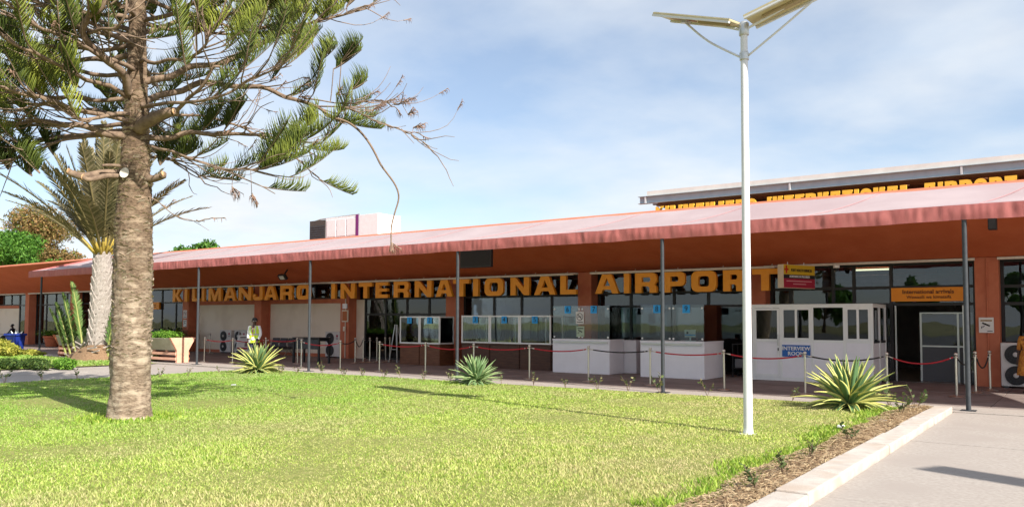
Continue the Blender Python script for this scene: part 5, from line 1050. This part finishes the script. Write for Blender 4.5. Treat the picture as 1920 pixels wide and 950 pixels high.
# ================================================================ people
M_skin = mat('dark brown skin', (.055, .028, .018), (.07, .036, .024), 20, .5)
def skin_obj(name, vs, es, m, parent, sub=2):
    me = bpy.data.meshes.new(name); me.from_pydata([v[:3] for v in vs], es, []); me.materials.append(m); o = place(name, me, parent); sk = o.modifiers.new('skin', 'SKIN'); sk.use_smooth_shade = True
    for i, v in enumerate(vs): d = me.skin_vertices[0].data[i]; d.radius = (v[3], v[4] if len(v) > 4 else v[3]); d.use_root = i == 0
    su = o.modifiers.new('sub', 'SUBSURF'); su.levels = su.render_levels = sub; return o
def chain(vs, es, start, pts):
    a = start
    for p in pts: vs.append(p); es.append((a, len(vs)-1)); a = len(vs)-1
    return a
def man(name, label, loc, rz, J, cloth, sc=1.0, fem=False):
    r = thing(name, label, 'person', loc, rz); r.scale = (sc,)*3; vs = [(*J['pelvis'], .13, .11)]; es = []
    c = chain(vs, es, 0, [(*J['spine'], .125, .10), (*J['chest'], .15, .11)]); h = J['head']; nk = J['neck']
    t = chain(vs, es, c, [(*nk, .052), (h[0], h[1]+.01, h[2]-.07, .066), (h[0], h[1], h[2]+.0, .088, .095), (h[0], h[1]+.015, h[2]+.075, .075)])
    f = J['face']; chain(vs, es, t-1, [(h[0]+f[0]*.085, h[1]+f[1]*.085, h[2]-.015, .022), (h[0]+f[0]*.118, h[1]+f[1]*.118, h[2]-.03, .012)])
    for s in ('l', 'r'):
        sh, el, wr, hd = J['sh'+s], J['el'+s], J['wr'+s], J['hd'+s]; w0 = chain(vs, es, c, [(*sh, .058), (*el, .042), (*wr, .028)]); pm = chain(vs, es, w0, [(*hd, .034, .018)])
        wv, hv = Vector(wr), Vector(hd); d = (hv-wv).normalized(); sd_ = d.cross(Vector((0, 1, .2))).normalized()
        for q, (o_, ln) in enumerate(((-.03, .06), (-.01, .075), (.01, .07), (.03, .055))): a = hv+sd_*o_; chain(vs, es, pm, [(*(a+d*ln*.5), .0095), (*(a+d*ln+Vector((0, -.012, 0))), .008)])
        a = wv.lerp(hv, .55)+sd_*.035; chain(vs, es, w0, [(*a, .011), (*(a+d*.04+sd_*.012), .009)])
        chain(vs, es, 0, [(*J['hip'+s], .085), (*J['kn'+s], .056), (*J['an'+s], .038), (*J['to'+s], .032)])
    skin_obj('body', vs, es, cloth['skin'], r)
    # face
    fv = Vector((f[0], f[1], 0)).normalized(); sv = Vector((-fv.y, fv.x, 0)); hv = Vector(h)
    for s in (-1, 1): MB().lathe([(.002, -.012), (.011, -.006), (.012, .004), (.002, .012)], 8).build('eye', M_wtxt, r, hv+fv*.083+sv*.034*s+Vector((0, 0, .012))); MB().lathe([(.002, -.03), (.016, -.015), (.018, .012), (.003, .03)], 8).build('ear', cloth['skin'], r, hv+sv*.094*s)
    q = MB().box(-.025, .025, -.006, .006, -.007, .007).build('mouth', mat('lips', (.09, .03, .025), rough=.5), r, hv+fv*.088+Vector((0, 0, -.062))); q.rotation_euler.z = math.atan2(fv.x, -fv.y)
    MB().lathe([(.094, .0), (.099, .02), (.092, .07), (.06, .105), (.01, .118)], 16).build('hair', M_btxt, r, hv+Vector((0, .012, .022))-fv*.012, smooth=True)
    if 'shirt' in cloth:
        vs = [(*J['pelvis'], .15, .125)]; es = []; vs[0] = (J['pelvis'][0], J['pelvis'][1], J['pelvis'][2]+.03, .15, .125); c = chain(vs, es, 0, [(*J['spine'], .145, .12), (*J['chest'], .168, .128)]); chain(vs, es, c, [(nk[0], nk[1], nk[2]-.035, .07)])
        for s in ('l', 'r'): wv = Vector(J['wr'+s]).lerp(Vector(J['el'+s]), .08 if not cloth.get('short') else .8); chain(vs, es, c, [(*J['sh'+s], .075), (*J['el'+s], .058), (*wv, .044)])
        skin_obj('shirt', vs, es, cloth['shirt'], r)
    if 'trousers' in cloth:
        vs = [(J['pelvis'][0], J['pelvis'][1], J['pelvis'][2], .155, .13)]; es = []
        for s in ('l', 'r'): chain(vs, es, 0, [(*J['hip'+s], .105), (*J['kn'+s], .078), (*Vector(J['kn'+s]).lerp(Vector(J['an'+s]), .93), .064)])
        skin_obj('trousers', vs, es, cloth['trousers'], r)
    for s in ('l', 'r'):
        a, t = Vector(J['an'+s]), Vector(J['to'+s]); skin_obj('shoe', [(*(a+Vector((0, .03, -.045))), .045), (*a.lerp(t, .5)-Vector((0, 0, 0)), .043) if False else (*(a.lerp(t, .5)-Vector((0, 0, .01))), .045, .04), (*t, .038, .03)], [(0, 1), (1, 2)], cloth.get('shoe', M_black), r)
    return r
J = dict(pelvis=(0, 0, .95), spine=(0, -.01, 1.14), chest=(0, -.01, 1.31), neck=(0, -.02, 1.475), head=(.02, -.05, 1.62), face=(.45, -.9), shl=(-.185, 0, 1.40), shr=(.185, 0, 1.40), ell=(-.24, .03, 1.13), elr=(.235, .0, 1.13), wrl=(-.17, -.17, .97), wrr=(.20, -.13, .94), hdl=(-.13, -.25, .92), hdr=(.17, -.2, .87),
         hipl=(-.09, 0, .90), hipr=(.09, 0, .90), knl=(-.10, -.10, .50), knr=(.10, .03, .49), anl=(-.10, -.13, .10), anr=(.10, .20, .12), tol=(-.10, -.27, .045), tor=(.10, .09, .035))
M_shirt = mat('white shirt', (.78, .78, .80), rough=.8); M_navy = mat('navy trousers', (.02, .023, .04), (.03, .034, .055), 20, .8); M_vis = mat('lime hi vis', (.50, .72, .03), (.56, .78, .05), 9, .7); M_refl = mat('grey reflective tape', (.45, .46, .45), rough=.35)
p = gz(476, 684.5, .03); mn = man('person', 'person in lime safety vest, white shirt and navy trousers walking on the terrace', (p.x, p.y, .024), rad(30), J, dict(skin=M_skin, shirt=M_shirt, trousers=M_navy), 1.0)
def ell(z): return float(np.interp(z, [.84, 1.0, 1.15, 1.3, 1.42, 1.46], [.205, .195, .19, .205, .19, .12])), float(np.interp(z, [.84, 1.0, 1.15, 1.3, 1.42, 1.46], [.165, .155, .15, .155, .13, .09]))
mb = MB(); zs_ = [.84, .92, 1.0, 1.08, 1.15, 1.22, 1.3, 1.36, 1.42, 1.455]; n = 32
for z in zs_:
    a, b = ell(z)
    for k in range(n): t = 2*math.pi*k/n; mb.v.append((a*math.cos(t), -.01+b*math.sin(t), z+(.02*mnoise.noise(Vector((t*2, z*3, 0))) if z < .9 else 0)))
for i in range(len(zs_)-1):
    for k in range(n):
        k2 = (k+1) % n; t = (2*math.pi*(k+.5)/n-math.pi*1.5); t = (t+math.pi) % (2*math.pi)-math.pi
        if abs(t) < .06+.55*max(0, (zs_[i]-1.18)/.3): continue           # open front, v neck
        mb.f.append((i*n+k, i*n+k2, (i+1)*n+k2, (i+1)*n+k))
vest = mb.build('safety_vest', M_vis, mn, smooth=True)
for z in (.97, 1.14):
    mb = MB(); a, b = ell(z); mb.lathe([(1, -.025), (1, .025)], 32, (0, -.01, z), a+.006, b+.006); mb.f = mb.f[:-2]; mb.build('reflective_band', M_refl, mn, smooth=True)
for x in (-.1, .1):
    mb = MB(); P = []
    for z in [1.15+.03*i for i in range(10)]:
        a, b = ell(z); P.append((x, -.01-b*math.sqrt(max(0, 1-(x/a)**2))-.006, z))
    for i, q in enumerate(P): mb.v += [(q[0]-.022, q[1], q[2]), (q[0]+.022, q[1], q[2])]
    for i in range(len(P)-1): mb.f.append((2*i, 2*i+1, 2*i+3, 2*i+2))
    mb.build('reflective_band', M_refl, mn)
MB().tube([(-.06, -.10, 1.45), (0, -.18, 1.25), (.02, -.185, 1.05), (.0, -.18, 1.25), (.06, -.10, 1.45)], .008, 5).build('lanyard', mat('orange tie', (.55, .08, .03), rough=.7), mn); MB().box(-.02, .07, -.20, -.192, .93, 1.05).build('badge_card', M_paper, mn)
ph = thing('paper_slip', 'small white paper slip held by the person in the lime vest', 'paper', mn.matrix_basis @ Vector((-.06, -.30, .90))); MB().box(-.05, .05, -.003, .003, -.05, .05).build('sheet', M_paper, ph); MB().box(-.035, .035, -.0045, -.0032, .01, .02).build('print_line', MATS['grey print'], ph)
# woman in orange patterned dress at the right
M_dress = mat('orange patterned dress', (.42, .13, .015), (.62, .30, .05), 22, .7, c3=(.26, .07, .01), s3=16)
J2 = {k: tuple(v) for k, v in J.items()}; J2['face'] = (-.5, -.85); J2['knl'] = (-.09, -.03, .5); J2['knr'] = (.09, 0, .5); J2['anl'] = (-.09, .02, .1); J2['anr'] = (.09, .03, .1); J2['tol'] = (-.1, -.12, .04); J2['tor'] = (.1, -.11, .04); J2['wrl'] = (-.25, -.02, .86); J2['hdl'] = (-.25, -.05, .77); J2['wrr'] = (.26, -.02, .86); J2['hdr'] = (.26, -.05, .77)
p = gy(1931, 700, 22.6); wm = man('person', 'person in orange patterned dress standing beside the air conditioner', (p.x, 22.6, .024), rad(-15), J2, dict(skin=M_skin, shirt=M_dress, short=True), .93)
mb = MB(); mb.lathe([(.28, .46), (.25, .7), (.21, .95), (.165, 1.1)], 28, (0, 0, 0), 1, .8); mb.v = [(x*(1+.04*math.sin(8*math.atan2(y, x))), y*(1+.04*math.sin(8*math.atan2(y, x))), z) for x, y, z in mb.v]; mb.f = mb.f[:-2]; mb.build('skirt', M_dress, wm, smooth=True)
# seated person on a bench at far left
q = gy(8, 640, 23.9); b2 = bench((q.x-1.2, 24.5, .024), 'dark bench at the far end carrying the seated person')
J3 = dict(pelvis=(0, 0, .54), spine=(0, .06, .72), chest=(0, .12, .90), neck=(0, .12, 1.06), head=(0, .08, 1.20), face=(.3, -.95), shl=(-.185, .12, .98), shr=(.185, .12, .98), ell=(-.24, .0, .74), elr=(.24, .0, .74), wrl=(-.16, -.2, .68), wrr=(.16, -.2, .68), hdl=(-.12, -.28, .68), hdr=(.12, -.28, .68),
          hipl=(-.09, -.02, .52), hipr=(.09, -.02, .52), knl=(-.12, -.44, .52), knr=(.12, -.46, .52), anl=(-.12, -.62, .12), anr=(.12, -.66, .12), tol=(-.12, -.78, .05), tor=(.12, -.82, .05))
sp_ = man('person', 'person in dark clothes sitting on the far bench near the blue bin', (q.x+.2, 24.2, .024), rad(-50), J3, dict(skin=M_skin, shirt=mat('dark blue top', (.03, .035, .06), rough=.8), trousers=mat('black trousers', (.02, .02, .022), rough=.8)), 1.0)

# ================================================================ behind the building
Qa, Qb = gy(581, 415, 27.6), gy(672, 401, 27.6); zb = 4.9
r = thing('rooftop_cabin', 'white panelled box cabin with dark louvred end and purple stripe above the roof', 'cabin', (Qa.x, 27.6, zb)); zt = Qb.z-zb; xd = gy(610, 430, 27.6).x-Qa.x; xp = Qb.x-Qa.x
M_cab = mat('white cabin panel', (.72, .74, .76), (.78, .80, .82), 4, .5)
MB().box(0, xd, .0, 1.2, 0, Qa.z-zb).build('louvre_box', mat('dark louvre', (.05, .045, .04), (.075, .068, .06), 30, .7), r)
for q in range(14): MB().box(.04, xd-.04, -.018, -.001, .08+q*.115, .14+q*.115).build('louvre', M_post, r) if .14+q*.115 < Qa.z-zb-.03 else None
MB().box(xd+.002, xp+1.35, .02, 1.6, 0, zt-.05).build('body', M_cab, r, bevel=.01)
for x0, x1, z0, z1 in ((.05, .32, .5, .92), (.36, .62, .5, .92), (.66, .95, .5, .92), (.05, .95, .05, .42)): MB().box(xd+(xp-xd)*x0, xd+(xp-xd)*x1, -.004, .019, zt*z0, zt*z1).build('panel', M_cab, r, bevel=.01)
MB().box(xp-.18, xp+.02, -.012, -.0045, 0, zt-.02).build('purple_stripe', mat('purple', (.17, .02, .16), rough=.5), r)
MB().tube([(xd-.9, .1, zt-.12), (xd-.5, .1, zt-.06), (xd+.4, .1, zt-.03), (xp, .1, zt)], .03, 6).build('top_rail', M_silver, r); MB().box(xd+.9, xp-.4, -.02, -.005, zt*.44, zt*.46).build('ledge', M_silver, r)
MB().tube([(xp+1.8, .2, 0), (xp+1.75, .2, .5), (xp+1.6, .2, .75)], .02, 5).build('vent_pipe', M_post, r)
def leafy_tree(loc, label, H, blobs, n, size, m):
    r = thing('leafy_tree', label, 'tree', loc, 0, 'trees beyond the terminal'); cz = min(b[2] for b in blobs)
    MB().tube([(0, 0, 0), (.1, 0, H*.3), (-.1, .1, H*.6)], [.45, .32, .18], 10).build('trunk', M_limb, r, smooth=True); mb = MB()
    for b in blobs: mb.tube(smooth_path([(0, 0, H*.28), (b[0]*.5, b[1]*.5, (H*.28+b[2])/2-.2), (b[0], b[1], b[2])], 4), [.16, .15, .14, .12, .11, .09, .07, .05, .03], 6)
    mb.build('limbs', M_limb, r); leaf_cloud('crown', blobs, n, size, m, r, shell=.5); return r
def blobs_for(w_, h0, h1, k, seed):
    g = random.Random(seed); B = []
    for i in range(k): a = g.random()*6.28; rr_ = w_*math.sqrt(g.random()); z = h0+(h1-h0)*g.random(); f = 1-.55*((z-h0)/(h1-h0)); B.append((rr_*f*math.cos(a), rr_*f*math.sin(a), z, w_*.32*g.uniform(.7, 1.2), w_*.32*g.uniform(.7, 1.2), w_*.22*g.uniform(.7, 1.2)))
    return B
def at(px, py, Y): return gy(px, py, Y)
q = at(20, 480, 40); leafy_tree((q.x, 40, 0), 'dense bright green tree beyond the terminal roof', at(40, 425, 40).z, blobs_for(6.0, 5.2, at(40, 436, 40).z-.6, 26, 2), 26000, .17, M_green)
q = at(-40, 480, 44); leafy_tree((q.x, 44, 0), 'dense green tree with yellowish top beside the bright green tree', at(40, 420, 44).z, blobs_for(6.5, 5.5, at(0, 432, 44).z, 22, 6), 16000, .18, M_green)
q = at(62, 470, 52); leafy_tree((q.x, 52, 0), 'tall rusty brown and green tree behind the bright green tree', at(40, 390, 52).z, blobs_for(9.0, 7.0, at(30, 404, 52).z, 34, 4), 26000, .2, M_rust)
q = at(112, 478, 48); leafy_tree((q.x, 48, 0), 'lower rusty tree with thin crown beside the palm', at(110, 455, 48).z, blobs_for(4.5, 5.5, at(110, 455, 48).z, 18, 9), 9000, .19, M_rust)
q = at(355, 475, 42); leafy_tree((q.x, 42, 0), 'small green tree top just above the canopy line', at(355, 466, 42).z, blobs_for(2.6, 6.0, at(355, 465, 42).z-.3, 14, 3), 4200, .17, M_green)
q = at(405, 475, 42); leafy_tree((q.x, 42, 0), 'rounder green tree top just above the canopy line', at(405, 456, 42).z, blobs_for(2.8, 6.0, at(405, 456, 42).z-.3, 14, 7), 5200, .17, M_green)
# trees across the apron, seen only in the window reflections
for i, (x, y) in enumerate(((-34, -84), (-22, -88), (-8, -86), (6, -90), (18, -85), (30, -88), (44, -86))):
    leafy_tree((x, y, 0), 'green tree across the apron, seen in the window reflections', 8, blobs_for(4.2, 2.5, 7+i % 3, 10, 20+i), 2500, .4, M_green)

# ================================================================ grass
def grass(name, label, poly, dens, hgt, m, cond=None, wmul=1.0):
    xs = [p[0] for p in poly]; ys = [p[1] for p in poly]; n = int((max(xs)-min(xs))*(max(ys)-min(ys))*dens)
    x = NR.uniform(min(xs), max(xs), n); y = NR.uniform(min(ys), max(ys), n); dep = x*CFW.x+y*CFW.y-0*CH; lat = x*CR.x+y*CR.y; dist = np.hypot(x, y)
    with np.errstate(divide='ignore', invalid='ignore'): px = 960+CF*lat/dep; py = 601+CF*(CH-.05)/dep
    keep = (dep > 4) & (px > -260) & (px < 2150) & (py < 1120) & (NR.random(n) < np.clip((8.5/dist)**1.35, 0, 1))
    if cond is not None: keep &= cond(x, y)
    x, y, dist = x[keep], y[keep], dist[keep]; n = len(x); a = NR.uniform(0, 6.283, n); tall = .75+.45*np.sin(x*1.3+np.sin(y*.9)*2)*np.cos(y*1.1+.5*x)*.5+NR.random(n)*.5
    h = hgt*tall; wd = .0042*wmul*(1+.5*NR.random(n))*np.maximum(1, (dist/8.5)**.85); ln = NR.uniform(.2, 1.0, n)*h; b = NR.uniform(0, 6.283, n)
    V = np.zeros((n, 5, 3)); cx_, sx_ = np.cos(a)*wd, np.sin(a)*wd; lx, ly = np.cos(b)*ln, np.sin(b)*ln; z0 = .035
    V[:, 0] = np.c_[x-cx_, y-sx_, np.full(n, z0)]; V[:, 1] = np.c_[x+cx_, y+sx_, np.full(n, z0)]; V[:, 2] = np.c_[x+cx_*.8+lx*.4, y+sx_*.8+ly*.4, z0+h*.6]; V[:, 3] = np.c_[x-cx_*.8+lx*.4, y-sx_*.8+ly*.4, z0+h*.6]; V[:, 4] = np.c_[x+lx, y+ly, z0+h]
    i = np.arange(n)*5; F = np.concatenate([np.c_[i, i+1, i+2], np.c_[i, i+2, i+3], np.c_[i+3, i+2, i+4]]); rn = np.repeat(NR.random(n), 5)
    o = bulk(name, V.reshape(-1, 3), F, m, None, rn); stuff(o, label, 'grass'); return o
M_grass = attr_mat('lawn grass', [(0, (.19, .32, .04)), (.4, (.43, .53, .10)), (.8, (.60, .66, .16)), (1, (.70, .70, .30))], dry=(.62, .52, .29), dscale=.42, dlo=.55, dhi=.84, xb=.05, transl=.35)
grass('grass', 'mown green lawn grass with straw coloured dry patches', LAWN, 2300, .038, M_grass, lambda x, y: (x < -3.02) & (y < 17.05+.01*x) & (x > -22.8))
grass('grass', 'mown grass of the lawn beyond the cross path', LAWN2, 900, .06, M_grass, lambda x, y: (x < -29.1+.03*y-.3) & (y < 16.8) & (y > 3), 1.6)
M_tuft = attr_mat('lush grass', [(0, (.13, .26, .02)), (.5, (.29, .43, .05)), (1, (.46, .54, .10))], transl=.35)
grass('grass_tufts', 'taller lush grass tufts along the mulch bed', [(-3.9, 6.5), (-2.85, 6.5), (-2.85, 16.9), (-3.9, 16.9)], 1500, .075, M_tuft, lambda x, y: (NR.random(len(x)) < np.clip(1-np.abs(x+3.12-.14*np.sin(y*1.9)-.1*np.sin(y*4.7))/.34, 0, 1)), 1.4)
TBx, TBy = TB.x, TB.y
grass('grass_tufts', 'ragged green grass tufts around the foot of the araucaria', [(TBx-1.1, TBy-1.0), (TBx+1.1, TBy-1.0), (TBx+1.1, TBy+1), (TBx-1.1, TBy+1)], 1500, .07, M_tuft, lambda x, y: (np.hypot(x-TBx, y-TBy) > .34) & (NR.random(len(x)) < np.clip(1.25-np.hypot(x-TBx, y-TBy)/.8, 0, 1)), 1.5)
# litter
for px, py in ((438, 722), (1577, 800), (1655, 789)):
    p = gz(px, py, .09); r = thing('paper_scrap', 'tiny white scrap of litter lying on the lawn grass', 'litter', p, RNG.random()*3, 'white litter scraps on the lawn'); MB().prism([(-.05, 0), (.06, .01), (.03, .035), (-.04, .03)], 'y', -.04, .04).build('scrap', M_paper, r)
